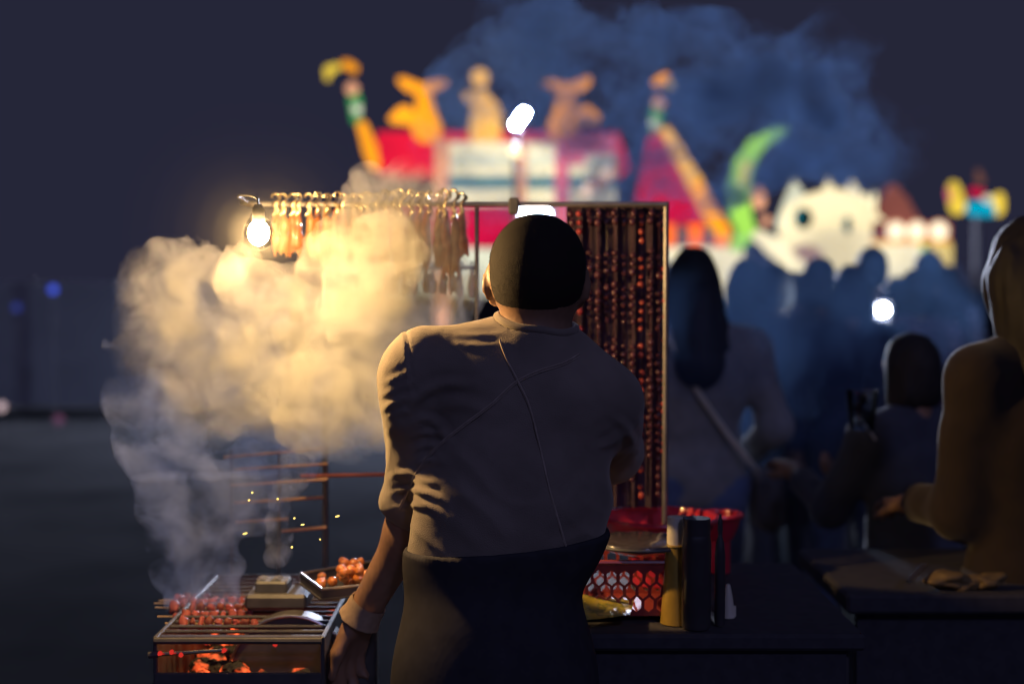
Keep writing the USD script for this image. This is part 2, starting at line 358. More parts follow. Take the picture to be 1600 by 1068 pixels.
for px in ([(781, 530), (790, 556), (808, 592), (826, 630), (842, 690), (858, 760), (878, 830), (896, 892)], [(905, 552), (880, 566), (845, 577), (808, 594), (770, 628), (725, 662), (690, 690), (664, 718), (646, 746), (634, 772), (624, 792)]):
    p = smoothline(on_back(px, .0032), 60)
    obj('apron_strap', cat_([tube(p, .0017, 6), tube(p + (.0, .0012, -.0034), .0017, 6)]), CORD, man)
bw_ = at(568, 955, 2.557)
ax = (wL - eL) / np.linalg.norm(wL - eL)
rm = lathe([(.0315, -.020), (.0335, -.021), (.0345, -.012), (.0350, .002), (.0385, .013), (.0395, .018), (.0375, .019), (.0335, .006), (.0320, -.010), (.0315, -.020)], (0, 0, 0), 40)
rm.vertices += .0016 * (meshkit.noise(rm.vertices * 120, 6)[:, None] - .5) * np.sign(rm.vertices); rm.apply_transform(trimesh.geometry.align_vectors([0, 0, 1], ax)); rm.apply_translation(bw_)
obj('wristband', rm, paint('band_cloth', (.34, .24, .17), .9, 90, .2, .0006), man)
apr0 = union(torso[3:5] + loose, .03)
def apr1(P): return np.maximum(apr0(P) - .019 - .005 * (meshkit.noise(P * (9, 9, 3), 11) - .5), (P - at(700, 868, 2.3)) @ np.array([-.10, .0, .995]))
apr1.box = apr0.box + np.array([[-.03, -.03, -.20], [.03] * 3])
def apr2(P):
    d = apr1(P); low = P[:, 2] < .80; q = P.copy(); q[:, 2] = np.maximum(q[:, 2], .80); q[:, :2] = hip[:2] + (q[:, :2] - hip[:2]) / (1 + .25 * np.maximum(.80 - P[:, 2], 0))[:, None]
    return np.where(low, np.maximum(apr1(q), .60 - P[:, 2]), d)
apr2.box = apr1.box
obj('apron', nets(apr2, .006), paint('apron_cloth', (.042, .04, .05), .95, 30, .2, .001, specular_ior_level=.15), man, smooth=True)
tr = union(legs[:2] + legs[3:5] + torso[4:5], .03)
def tr1(P): return np.maximum(tr(P) - .014, P[:, 2] - (hem[2] + .10))
tr1.box = tr.box + np.array([[-.02] * 3, [.02] * 3])
obj('trousers', nets(tr1, .010), DENIM, man, smooth=True)
for s in (2, 5):
    g = legs[s]
    def sh(P, g=g): return g(P) - .012
    sh.box = g.box + np.array([[-.02] * 3, [.02] * 3])
    q = nets(sh, .009); q.vertices[:, 2] = np.maximum(q.vertices[:, 2], .004); obj('shoe', q, HAIRC, man, smooth=True)
# cropped hair: a cap and short bristles
hc = union([ell(at(840, 414, 2.375), (.0805, .099, .0855)), ell(at(839, 445, 2.355), (.0718, .0748, .0688))], .02)
def hair_f(P):
    u, v, d = pix(P)
    return np.maximum(hc(P), np.maximum(P[:, 1] - 2.405 - (P[:, 2] - 1.60) * .5, (v - 492 + 60 * np.clip((d - 2.36) / .06, 0, 1) + 34 * (meshkit.fbm(P * 55, 3, 4) - .5))/900))
hair_f.box = hc.box
hm = nets(hair_f, .004); obj('hair', hm, paint('stubble', (.022, .016, .014), .85, 520, .5, .0022, specular_ior_level=.25), man, smooth=True)
hm.fix_normals(); smp, fi = trimesh.sample.sample_surface(hm, 14000, seed=3); nn = hm.face_normals[fi]
ok = (nn[:, 1] < .9) & (hc(smp) > -.003); smp, nn = smp[ok], nn[ok]
dirs = nn + rng.normal(0, .6, nn.shape) + (0, 0, -.15); dirs /= np.linalg.norm(dirs, axis=1, keepdims=True)
Ln = rng.uniform(.0008, .0022, len(smp))[:, None]
bc = UsdGeom.BasisCurves.Define(stage, str(man.GetPath()) + '/bristles'); loc = BASE[str(man.GetPath())][0]
bc.CreatePointsAttr(Vt.Vec3fArray.FromNumpy((np.stack([smp - nn * .001, smp + dirs * Ln * .5, smp + dirs * Ln], 1).reshape(-1, 3) - loc).astype(np.float32)))
bc.CreateCurveVertexCountsAttr([3] * len(smp)); bc.CreateTypeAttr('linear'); bc.CreateWidthsAttr([.00022]); bc.SetWidthsInterpolation('constant')
UsdShade.MaterialBindingAPI.Apply(bc.GetPrim()).Bind(HAIRC); tag(bc.GetPrim(), kind='stuff')
# ------------------------------------------------------------------ lamp and smoke
BULB = glow('bulb_hot', (255, 205, 130), BULBK)
STEEL = paint('steel', (.5, .48, .45), .35, 30, .2, metal=1)
DARKMETAL = paint('dark_metal', (.09, .09, .10), .5, 25, .3, metal=0)
lp = at(404, 364, LAMPD)
lamp = thing('hanging_lamp', 'glowing bare bulb hung at the end of the stall rail, above the smoke', 'lamp', loc=tuple(lp))
obj('bulb', ball(lp, (.0185, .0185, .022)), BULB, lamp, smooth=True)
obj('socket', lathe([(0, .016), (.010, .016), (.011, .020), (.011, .042), (.006, .05), (0, .05)], lp, 20), DARKMETAL, lamp)
rail_tip = at(388, 317, 2.86)
obj('cord', tube([lp + (0, 0, .045), lp + (-.002, .01, .058), rail_tip + (.004, -.12, .004), rail_tip], .0022, 6, 14), DARKMETAL, lamp)

def smoke(name, blobs, h, billow, freq, dens, lo, hi, scale, color=(.93, .93, .93), zfade=None, aniso=.0, detail=6., warp=.5, label=None, k=.05, seed=0, base=0., fade=None, near=None, cells=(1, 1, 1), rough=.6):
    """A closed cloud: billowed outline, uneven density inside; made in neighbouring lumps."""
    f0 = union([ell(c, r) for c, r in blobs], k)
    def f(P):
        d = f0(P); s = np.abs(d) < billow * 3
        q = P[s] * freq + seed; q = q + .6 * np.stack([meshkit.noise(q * .8, 90), meshkit.noise(q * .8, 91), meshkit.noise(q * .8, 92)], -1)
        n = sum(w * (1 - np.abs(meshkit.noise(q * m, seed + j) * 2 - 1) ** .8) for j, (m, w) in enumerate(((1, .55), (2.1, .28), (4.4, .17))))
        d[s] += (n - .45) * billow * 2.2
        return d
    f.box = f0.box + np.array([[-billow * 1.3] * 3, [billow * 1.3] * 3])
    n = {'g': ('geometry', {}), 'n': ('noise_texture', {'scale': scale, 'detail': detail, 'roughness': rough, 'distortion': warp}),
         'r': ('map_range', {'range_type': 'smoothstep', 'from_min': lo, 'from_max': hi, 'to_min': base * dens, 'to_max': dens, 'clamp': True}),
         'v': ('principled_volume', {'color': color, 'anisotropy': aniso})}
    l = [('g.position', 'n.vector'), ('n.fac', 'r.value')]
    if zfade:
        n |= {'x': ('separate_xyz', {}), 'z': ('map_range', {'range_type': 'smoothstep', 'from_min': zfade[0], 'from_max': zfade[1], 'to_min': zfade[2], 'to_max': 1., 'clamp': True}), 'm': ('math', {'math_type': 'multiply'})}
        l += [('g.position', 'x.vector'), ('x.z', 'z.value'), ('r.result', 'm.value1'), ('z.result', 'm.value2'), ('m.value', 'v.density')]
    else: l += [('r.result', 'v.density')]
    if near:
        c, a, b, x, y = near
        n |= {'ns': ('vector_math', {'math_type': 'distance', 'vector2': tuple(c)}), 'nr': ('map_range', {'range_type': 'smoothstep', 'from_min': a, 'from_max': b, 'to_min': x, 'to_max': y, 'clamp': True}), 'nm': ('math', {'math_type': 'multiply'})}
        last = l.pop(); l += [('g.position', 'ns.vector1'), ('ns.value', 'nr.value'), (last[0], 'nm.value1'), ('nr.result', 'nm.value2'), ('nm.value', 'v.density')]
    if fade:
        c, r, a, b = fade
        n |= {'fs': ('vector_math', {'math_type': 'subtract', 'vector2': tuple(c)}), 'fd': ('vector_math', {'math_type': 'divide', 'vector2': tuple(r)}), 'fl': ('vector_math', {'math_type': 'length'}),
              'fr': ('map_range', {'range_type': 'smoothstep', 'from_min': a, 'from_max': b, 'to_min': 1., 'to_max': 0., 'clamp': True}), 'fm': ('math', {'math_type': 'multiply'})}
        last = l.pop()
        l += [('g.position', 'fs.vector1'), ('fs.vector', 'fd.vector1'), ('fd.vector', 'fl.vector1'), ('fl.value', 'fr.value'), (last[0], 'fm.value1'), ('fr.result', 'fm.value2'), ('fm.value', 'v.density')]
    mat = M(name + '_air_' + str(seed), n, l, volume='v.volume')
    top = thing(name, label, 'smoke', loc=tuple(f.box.mean(0))); top.SetCustomDataByKey('kind', 'stuff')
    e = [np.linspace(f.box[0][j], f.box[1][j], cells[j] + 1) for j in range(3)]
    for c in np.ndindex(*cells):
        lo_, hi_ = np.array([e[j][c[j]] for j in range(3)]), np.array([e[j][c[j] + 1] for j in range(3)])
        g_ = np.array([(e[j][c[j] + 1] - e[j][c[j]]) for j in range(3)]); hh = g_ / np.ceil(g_ / h)
        mm = nets_cell(f, hh, lo_, hi_)
        if mm is not None: obj('puff', mm, mat, top, smooth=False)
    return top

def nets_cell(f, hh, lo, hi):
    def F(P): return f(P * hh)
    try: m = nets(F, 1.0, lo=lo / hh - 1e-3, hi=hi / hh + 1e-3)
    except ValueError: return None
    if len(m.faces) < 20: return None
    m.vertices = m.vertices * hh
    return m

def B(u, v, d, rpx, ry=None):
    r = rpx / FPX * d
    return at(u, v, d), (r, r if ry is None else ry, r)
S = 2.78
main = [B(245, 450, S, 60, .08), B(222, 405, S, 27), B(258, 398, S, 28), B(292, 388, S, 22), B(290, 430, S, 42), B(331, 400, S, 27), B(350, 414, S - .02, 18), B(205, 440, S, 24), B(186, 500, S, 26), B(300, 520, S, 95, .10), B(225, 560, S, 62, .08), B(400, 500, S, 80, .10), B(440, 580, S + .02, 120, .12), B(560, 540, S + .02, 120, .12), B(372, 412, S - .06, 30, .04), B(398, 400, S - .14, 26, .04), B(388, 440, S - .08, 40, .05), B(430, 470, S - .02, 60, .08),
        B(320, 640, S, 80, .09), B(560, 640, S, 80, .10), B(640, 430, S + .06, 90, .10), B(610, 320, S + .06, 56, .06), B(570, 292, S + .06, 42, .05), B(655, 285, S + .06, 48, .05), B(700, 340, S + .06, 50, .05), B(540, 375, S, 62, .06), B(650, 385, S + .02, 62, .06), B(700, 440, S + .06, 70, .08), B(690, 540, S + .06, 70, .08), B(510, 625, 2.70, 100, .13), B(590, 640, 2.70, 75, .12), B(392, 402, 2.56, 25, .035), B(374, 426, 2.61, 27, .04), B(362, 452, 2.66, 34, .05), B(600, 395, 2.71, 70, .09), B(520, 425, 2.71, 70, .09), B(560, 470, 2.70, 90, .10), B(610, 580, S + .02, 85, .13), B(620, 660, S + .02, 50, .10), B(650, 360, S + .06, 60, .06)]
smoke('smoke', main, .011, .022, 19, SMK, .41, .60, 11., zfade=(1.14, 1.30, .35), warp=1.1, detail=8., rough=.64, seed=1, base=.16, fade=(at(490, 470, S), (.41, 1., .34), .62, 1.02), near=(lp, .07, .44, .16, 4.6), k=.05, label='thick warm-lit smoke cloud billowing around the bulb', cells=CELLS)
low = [B(262, 720, S, 80, .08), B(290, 800, S, 82, .08), B(305, 875, S, 74, .07), B(245, 650, S, 80, .08), B(390, 780, S + .04, 70, .07), B(318, 925, S, 60, .06), B(440, 700, S + .04, 76, .07), B(185, 610, S, 36, .05), B(165, 540, S, 24, .04)]
smoke('smoke', low, .014, .02, 16, 11., .41, .72, 10.3, color=(.50, .61, 1.), warp=.5, detail=7., seed=6, label='thin bluish smoke column rising from the left end of the grill', cells=(1, 1, 2))
halo = thing('smoke', 'faint halo of thin smoke around the glowing bulb', 'smoke', loc=tuple(lp)); halo.SetCustomDataByKey('kind', 'stuff')
for i, r in enumerate((.055, .08, .11, .145, .185, .23)):
    obj('puff', ball(lp, (r, r, r), 4), M('halo_air_%d' % i, {'v': ('principled_volume', {'color': (.92, .92, .92), 'density': (.035, .015, .008, .0045, .0025, .0015)[i]})}, volume='v.volume'), halo, smooth=False)
col = [B(432, 870, 2.55, 24, .03), B(440, 815, 2.56, 30, .03), B(452, 750, 2.57, 32, .03), B(470, 700, 2.58, 32, .04)]
smoke('smoke', col, .008, .010, 30, 9., .40, .68, 18., color=(.58, .66, 1.), warp=1., seed=9, label='narrow smoke wisp rising above the perforated burner box')
# smoke drifting away over the crowd
drift = [B(740, 240, 3.7, 110, .25), B(760, 140, 3.8, 110, .3), B(850, 90, 3.8, 125, .3), B(930, 180, 3.9, 150, .35), B(1060, 160, 4.1, 135, .35), B(1180, 150, 4.2, 130, .35), B(1130, 240, 4.2, 120, .35), B(1270, 190, 4.4, 115, .3), B(1380, 250, 4.6, 105, .3), B(1460, 230, 4.7, 80, .25), B(810, 310, 3.7, 100, .25), B(1300, 90, 4.4, 80, .2), B(960, 280, 4., 90, .3)]
smoke('smoke', drift, .05, .08, 5.0, DRK, .46, .72, 5.0, color=(.27, .50, 1.), warp=.35, detail=8., rough=.6, fade=(at(1030, 175, 4.1), (.95, 3., .47), .5, 1.), seed=13, k=.16, label='blue smoke bank drifting high over the heads of the crowd')
haze_ = [B(1090, 470, 4.25, 95, .2), B(1130, 560, 4.3, 110, .2), B(1120, 520, 5.3, 170, .4), B(1280, 520, 5.4, 190, .4), B(1420, 480, 5.6, 120, .4), B(1200, 640, 5.2, 150, .35), B(1060, 640, 5.1, 100, .3)]
smoke('smoke', haze_, .07, .10, 3.4, HZK, .34, .66, 2.6, color=(.26, .50, 1.), warp=.8, seed=17, k=.25, label='thin blue smoke hanging between the woman in white and the crowd behind her')

AIR = M('haze_air', {'v': ('principled_volume', {'color': (.80, .86, 1.), 'density': AIRK, 'anisotropy': .3})}, volume='v.volume')
if AIRK: obj('haze', box((0, 55, 5), (190, 190, 12.4)), AIR, smooth=False, kind='stuff', label='thin smoky night air over the whole fairground', cat='haze')
# ------------------------------------------------------------------ stall frame, hanging goods
def frame_at(v, d): return at(800, v, d)[2]
RAIL = paint('rail_metal', (.22, .21, .22), .45, 20, .3, metal=.6)
fr_ = thing('stall_stand', 'thin metal stall frame whose top rail carries the meat and beads', 'frame', loc=tuple(at(745, 1000, 2.88) * (1, 1, 0)))
zr = at(740, 319, 2.88)[2]; zr2 = at(640, 418, 3.05)[2]; zt = .94
rail_l, rail_r = at(392, 319, 2.88), at(1043, 319, 2.88); rail_l[2] = rail_r[2] = zr
obj('top_rail', tube([rail_l, rail_r], .0055, 10), RAIL, fr_)
obj('end_cap', tube([at(378, 315, 2.86), at(394, 319, 2.88)], .007, 10), STEEL, fr_)
for u, d, r in ((745, 2.89, .0045), (1041, 2.89, .006), (506, 3.075, .006)):
    t = at(u, 319, d)[:2]
    obj('post', tube([(*t, 0.0), (*t, zr + .006)], r, 10), RAIL, fr_)
lo_l, lo_r = at(470, 418, 3.05), at(745, 418, 3.05); lo_l[2] = lo_r[2] = zr2
obj('lower_rail', tube([lo_l, lo_r], .0045, 8), RAIL, fr_)
obj('clamp', box(at(803, 322, 2.88), (.022, .02, .034), .004), DARKMETAL, fr_)
bar_l, bar_r = at(470, 743, 3.0), at(760, 738, 3.0)
obj('cross_bar', tube([bar_l, bar_r], .004, 8), paint('red_bar', (.35, .07, .05), .5, 20, .2), fr_)

MEAT = [paint('meat_orange', (.28, .085, .02), .45, 55, .35, .001, coat_weight=.3, subsurface_weight=.2, subsurface_scale=.006), paint('meat_pale', (.28, .14, .05), .45, 45, .3, .001, coat_weight=.3, subsurface_weight=.2, subsurface_scale=.006), paint('meat_red', (.24, .055, .018), .45, 55, .35, .001, coat_weight=.3)]
def meat_piece(k, L=.075, small=False):
    r = np.random.default_rng(k); f = []
    z0 = -.012; x = r.uniform(-.003, .003)
    f.append(cone((0, 0, z0), (x, 0, z0 - .018), .0045, .0065))
    for j in range(3):
        z = z0 - .03 - j * L * .24; f.append(ell((x + r.uniform(-.003, .003), r.uniform(-.003, .003), z), (r.uniform(.0085, .0125), r.uniform(.008, .011), L * .2)))
    for j in range(3):
        a = np.array([x + (j - 1) * .006, r.uniform(-.004, .004), z0 - L * .75]); f.append(cone(a, a + (r.uniform(-.008, .008), r.uniform(-.006, .006), -L * r.uniform(.3, .5)), .0055, .0025))
    return nets(union(f, .008), .0022, pad=.008)
def hook_mesh(k):
    r = np.random.default_rng(k + 50); w = r.uniform(.0065, .0085); t = np.linspace(0, 1, 20)
    a = tube(np.c_[w * np.sin(t * 3.6 * np.pi) * (1 - .25 * t), .0095 * np.cos(t * 2 * np.pi) * (t < .5) + (t >= .5) * -.0095, .017 - .042 * t], .0021, 7, 30)
    b = tube([(-w, -.006, .013), (-w * .5, -.009, .020), (w * .5, -.009, .020), (w, -.006, .013), (.3 * w, -.008, .002), (-.1 * w, -.006, -.014)], .0022, 7, 24)
    return cat_([a, b])
HOOKM = paint('hook_brass', (.72, .60, .40), .25, 40, .2, metal=1)
protos, n_small = [], 0
def hang(k, loc, rz, s, row, i):
    lab = ('%s orange meat piece from the bulb on the top rail, on a wire hook', '%s small meat piece from the bulb end of the lower rail')[row] % ORD[i]
    grp = ('meat pieces on the top rail', 'meat pieces on the lower rail')[row]
    if len(protos) < 5:
        t = thing('hanging_meat', lab, 'meat', grp, loc=tuple(loc))
        obj('hook', hook_mesh(k).apply_translation(loc), HOOKM, t, smooth=60); obj('meat', meat_piece(k).apply_translation(loc), MEAT[k % 3 if k % 3 < 2 or k > 3 else 0], t, smooth=True)
        protos.append(t)
    else: copy(protos[k % 5], loc, rz, lab, s, grp)
r_ = np.random.default_rng(4)
for i, u in enumerate(np.linspace(429, 722, 23)):
    p = at(u + r_.uniform(-3, 3), 319, 2.88); p[2] = zr
    if i < 5: hang(i, p, 0, 1, 0, i)
    else: hang(i, p, r_.uniform(-40, 40), (r_.uniform(.9, 1.1), 1, r_.uniform(.85, 1.2) * (1.25 if i > 12 else 1)), 0, i)
for i, u in enumerate(np.linspace(560, 735, 13)):
    p = at(u + r_.uniform(-3, 3), 418, 3.05); p[2] = zr2
    hang(i + 7, p, r_.uniform(-50, 50), (.75, .8, r_.uniform(.5, .65)), 1, i)

# dark curtain with bead strands
pl, pr = at(886, 330, 2.93), at(1040, 330, 2.93)
zb = at(960, 796, 2.93)[2]
n = 60; xs = np.linspace(pl[0], pr[0], n); wob = .006 * np.sin(np.linspace(0, 34, n)) + .004 * np.sin(np.linspace(0, 71, n))
outl = sg.LineString(np.c_[xs, pl[1] + .012 + wob]).buffer(.0012, cap_style='flat')
cm = trimesh.creation.extrude_polygon(outl, zr - .004 - zb, engine='earcut'); cm.apply_translation((0, 0, zb))
CURT = M('curtain_cloth', {'t': ('texture_coordinate', {}), 'n': ('noise_texture', {'scale': 30., 'detail': 4.}), 'r': ('rgb_ramp', {'ramp': [(.3, (.05, .03, .05)), (.7, (.10, .06, .085))]}),
    'd': ('principled_bsdf', {'roughness': .8}), 'q': ('translucent_bsdf', {'color': (.16, .09, .14)}), 'm': ('mix_closure', {'fac': .35})},
    [('t.object', 'n.vector'), ('n.fac', 'r.fac'), ('r.color', 'd.base_color'), ('d.BSDF', 'm.closure1'), ('q.BSDF', 'm.closure2')], surface='m.closure')
ct = thing('stall_curtain', 'dark purple cloth curtain behind the hanging bead strands at the stall side', 'curtain', loc=(pl[0], pl[1], zb))
obj('cloth', cm, CURT, ct, smooth=40)
obj('top_hem', tube([(pl[0], pl[1] + .012, zr), (pr[0], pl[1] + .012, zr)], .009, 8), CURT, ct)
BEAD = [paint('bead_red', (.32, .03, .035), .3, 60, .3, coat_weight=.6), paint('bead_dark', (.085, .025, .04), .25, 60, .3, coat_weight=.6), paint('bead_orange', (.42, .07, .045), .3, 60, .3, coat_weight=.6)]
strands = []
bl = list(zip((893, 906, 921, 935, 948, 961, 975, 989, 1003, 1017, 1030, 1040), (1, 0, 1, 1, 1, 1, 1, 1, 2, 1, 1, 0)))
for i, (u, k) in enumerate(bl):
    p = at(u, 322, 2.905 - .012 * (i % 2)); p[2] = zr - .006
    lab = ('red', 'dark', 'bright orange-red')[k] + ' bead strand, %s from the head of the leaning man, on the curtain' % ORD[i]
    grp = ('red bead strands on the curtain', 'dark bead strands on the curtain', 'bright bead strands on the curtain')[k]
    done = [s for s in strands if s[1] == k]
    if done: copy(done[0][0], p, float(r_.uniform(0, 360)), lab, (1, 1, r_.uniform(.84, 1.0)), grp); continue
    t = thing('bead_strand', lab, 'beads', grp, loc=tuple(p)); strands.append((t, k))
    rr = np.random.default_rng(i); L = zr - zb - .03; cnt = 33
    obj('string', tube([p, p - (0, 0, L)], .0009, 5), BEAD[1], t)
    for j in range(cnt):
        z = L * (j + .7) / cnt; s = rr.uniform(.0056, .0074)
        if rr.random() < .2: continue
        obj('bead', ball(p + (rr.uniform(-.002, .002), rr.uniform(-.001, .001), -z), (s, s, s * rr.uniform(.85, 1.25)), 1), BEAD[k], t, smooth=True)

# ------------------------------------------------------------------ the grill
IRON = paint('grill_iron', (.07, .065, .07), .55, 18, .4, .001)
zg = .925
gx0, gx1, gy0, gy1 = -.63, -.335, 2.48, 3.02
grill = thing('charcoal_grill', 'long dark iron charcoal grill on legs at the smoking end of the stall', 'grill', loc=(-.43, 2.75, 0))
for c, s in ((((gx0 + gx1) / 2, gy0, zg - .115), (gx1 - gx0, .008, .105)), (((gx0 + gx1) / 2, gy1, zg - .08), (gx1 - gx0, .008, .16)),
             ((gx0, (gy0 + gy1) / 2, zg - .08), (.008, gy1 - gy0 - .01, .16)), ((gx1, (gy0 + gy1) / 2, zg - .08), (.008, gy1 - gy0 - .01, .16))):
    obj('side_panel', box(c, s, .002), IRON, grill)
obj('floor_panel', box(((gx0 + gx1) / 2, (gy0 + gy1) / 2, zg - .165), (gx1 - gx0, gy1 - gy0, .008)), IRON, grill)
for x in (gx0 + .03, gx1 - .03):
    for y in (gy0 + .03, gy1 - .03): obj('leg', box((x, y, (zg - .17) / 2), (.035, .035, zg - .17), .004), IRON, grill)
obj('front_rail', tube([(gx0, gy0, zg - .006), (gx1, gy0, zg - .006)], .006, 8), IRON, grill)
for i in range(14):
    y = gy0 + .03 + i * .037
    obj('grate_bar', tube([(gx0 + .003, y, zg - .006), (gx1 - .003, y, zg - .006)], .0035, 6), IRON if i else STEEL, grill)
coal = []
for i in range(170):
    c = np.array([rng.uniform(gx0 + .03, gx1 - .03), rng.uniform(gy0 + .03, gy1 - .03), zg - .125 + rng.uniform(0, .035)])
    m = trimesh.creation.icosphere(1, 1); m.vertices *= rng.uniform(.75, 1.2, (len(m.vertices), 1)); m.apply_scale(rng.uniform(.012, .024)); m.apply_translation(c); coal.append(m)
COAL = M('coal', {'t': ('texture_coordinate', {}), 'n': ('noise_texture', {'scale': 26., 'detail': 4.}), 'r': ('rgb_ramp', {'ramp': [(.50, (0, 0, 0)), (.66, (.8, .09, .02))]}),
    'p': ('principled_bsdf', {'base_color': (.025, .022, .022), 'roughness': .9, 'emission_strength': .45})}, [('t.object', 'n.vector'), ('n.fac', 'r.fac'), ('r.color', 'p.emission_color')], surface='p.BSDF')
obj('charcoal', cat_(coal), COAL, smooth=False, kind='stuff', label='glowing charcoal filling the grill trough', cat='charcoal')
EMBER = glow('ember_red', (255, 60, 50), .6)
for i, (u, v, d) in enumerate(((250, 1020, 2.50), (268, 1018, 2.50), (283, 1022, 2.49), (350, 1015, 2.50), (430, 1006, 2.6), (322, 1003, 2.6))):
    m = trimesh.creation.icosphere(2, .0042); m.vertices = m.vertices + .0012 * (meshkit.noise(m.vertices * 400, i)[:, None] - .5) * 2; m.apply_translation(at(u, v, d))
    obj('ember', m, EMBER, smooth=True, label='%s of the small red embers along the iron bar, counted from its handle' % ORD[(0, 1, 2, 4, 5, 3)[i]], cat='ember', group='embers on the front grill bar')
sk = thing('iron_bar', 'thin iron bar with dim brass glint lying across the front of the grill', 'bar', loc=tuple(at(300, 1020, 2.51)))
obj('rod', tube([at(244, 1022, 2.51), at(356, 1015, 2.51)], .0035, 8), HOOKM, sk); obj('handle', tube([at(232, 1023, 2.51), at(248, 1021, 2.51)], .006, 8), IRON, sk)
# meat skewers, three rows deep
RAW = [paint('raw_red', (.30, .065, .06), .6, 70, .5, .0016, specular_ior_level=.3), paint('raw_dark', (.18, .045, .035), .6, 70, .5, .0016, specular_ior_level=.3)]
STICK = paint('bamboo', (.45, .30, .16), .7, 60, .2)
def skewer(loc, L=.17, seed=0, lab='skewer of red meat cubes in the middle of the grill'):
    t = thing('meat_skewer', lab, 'skewer', 'red meat skewers on the grill', loc=tuple(loc))
    r = np.random.default_rng(seed); obj('stick', tube([loc - (L / 2 + .03, 0, 0), loc + (L / 2 + .02, 0, 0)], .0016, 6), STICK, t)
    for j in range(9):
        m = box((0, 0, 0), np.array((.0165, .021, .019)) * r.uniform(.65, 1.2, 3), .004).subdivide(); m.vertices = m.vertices * (1 + .6 * (meshkit.noise(m.vertices * 160 + seed * 9 + j * 3, j)[:, None] - .5))
        m.apply_transform(trimesh.transformations.rotation_matrix(r.uniform(0, 3), [1, 0, 0])); m.apply_translation(loc + (-L / 2 + (j + .5) * L / 9, 0, 0)); obj('meat', m, RAW[j % 2 if seed else 0], t, smooth=50)
    return t
s0 = [skewer(at(332, 942, 2.80) + (0, 0, 0), seed=0)]
for i, (u, v, d, rz) in enumerate(((338, 938, 2.86, 3), (330, 950, 2.75, -4), (334, 962, 2.70, 2), (342, 974, 2.64, -3), (330, 935, 2.92, 5), (336, 947, 2.82, -2))):
    (copy(s0[i % 2 and 1], at(u, v, d), rz, 'skewer of red meat cubes, %s from the front edge of the grill' % ORD[(0, 3, 2, 1, 6, 5)[i]], scale=(1 - .04 * i, 1, 1)) if i else s0.append(skewer(at(u, v, d), seed=5, lab='dark charred skewer of meat cubes second from the back of the grill')))
# burner box with perforated cap, and the blower drum before it
bx = at(437, 930, 2.74); bt = at(437, 903, 2.74)[2]
bb = thing('burner_box', 'dark metal burner box with shiny perforated cap, smoke rising from it', 'burner', loc=tuple(bx * (1, 1, 0) + (0, 0, zg)))
obj('housing', box((bx[0], bx[1], (zg + bt - .025) / 2 + .004), (.118, .10, bt - .025 - zg), .006), IRON, bb)
obj('cap', box((bx[0] - .012, bx[1], bt - .012), (.062, .06, .024), .004), DARKMETAL, bb)
for i in range(10):
    for j in range(2):
        c = np.array([bx[0] - .012 - .027 + i * .006, bx[1] - .012 + j * .02, bt + .001 + .002 * math.sin(i * 1.3)])
        obj('vent_ring', trimesh.creation.torus(.0026, .0011, 10, 6).apply_translation(c), STEEL, bb)
dc = at(458, 1052, 2.66); dr = .115
dr_ = thing('blower_drum', 'round dark blower drum with a thin shiny rim in front of the burner box', 'blower', loc=tuple(dc - (0, 0, dr)))
dm = trimesh.creation.cylinder(dr, .05, sections=48); dm.apply_transform(trimesh.transformations.rotation_matrix(math.pi / 2, [1, 0, 0])); dm.apply_translation(dc); obj('drum', dm, IRON, dr_)
tm = trimesh.creation.torus(dr, .0028, 64, 8); tm.apply_transform(trimesh.transformations.rotation_matrix(math.pi / 2, [1, 0, 0])); tm.apply_translation(dc + (0, -.026, 0)); obj('rim', tm, STEEL, dr_)
0 and obj('hub', lathe([(0, 0), (.02, 0), (.018, .012), (0, .014)], (0, 0, 0), 20).apply_transform(trimesh.transformations.rotation_matrix(math.pi / 2, [1, 0, 0])).apply_translation(dc + (0, -.025, 0)), DARKMETAL, dr_)
obj('stand', box(dc + (0, 0, -dr - .35), (.05, .05, .72), .004), IRON, dr_)
# tray with glazed meatballs
ta, tb, tc, td = at(470, 888, 2.72), at(600, 880, 2.86), at(610, 915, 2.64), at(503, 920, 2.58)
for p in (ta, tb, tc, td): p[2] = 0
zt_ = at(503, 920, 2.58)[2]
tray = thing('metal_tray', 'shallow metal tray of glazed meatballs beside the leaning man', 'tray', loc=tuple((ta + tb + tc + td) / 4 + (0, 0, zt_ - .02)))
q = sg.Polygon([p[:2] for p in (ta, tb, tc, td)]).buffer(.004)
obj('base', trimesh.creation.extrude_polygon(q, .003, engine='earcut').apply_translation((0, 0, zt_ - .02)), IRON, tray)
for a, b in ((ta, tb), (tb, tc), (tc, td), (td, ta)):
    obj('rim', tube([a + (0, 0, zt_), b + (0, 0, zt_)], .0028, 8), STEEL, tray)
    d_ = b - a; obj('wall', trimesh.creation.extrude_polygon(sg.LineString([a[:2], b[:2]]).buffer(.0012, cap_style='flat'), .0185, engine='earcut').apply_translation((0, 0, zt_ - .019)), IRON, tray)
ctr = (ta + tb + tc + td) / 4 + (.03, .03, 0)
obj('stand', box((ctr[0], ctr[1], (zt_ - .021) / 2), (.04, .04, zt_ - .022), .004), IRON, tray); obj('foot', box((ctr[0], ctr[1], .012), (.22, .22, .02), .004), IRON, tray)
GLZ = paint('glaze', (.62, .20, .045), .18, 90, .3, .0008, coat_weight=.8)
b0 = None
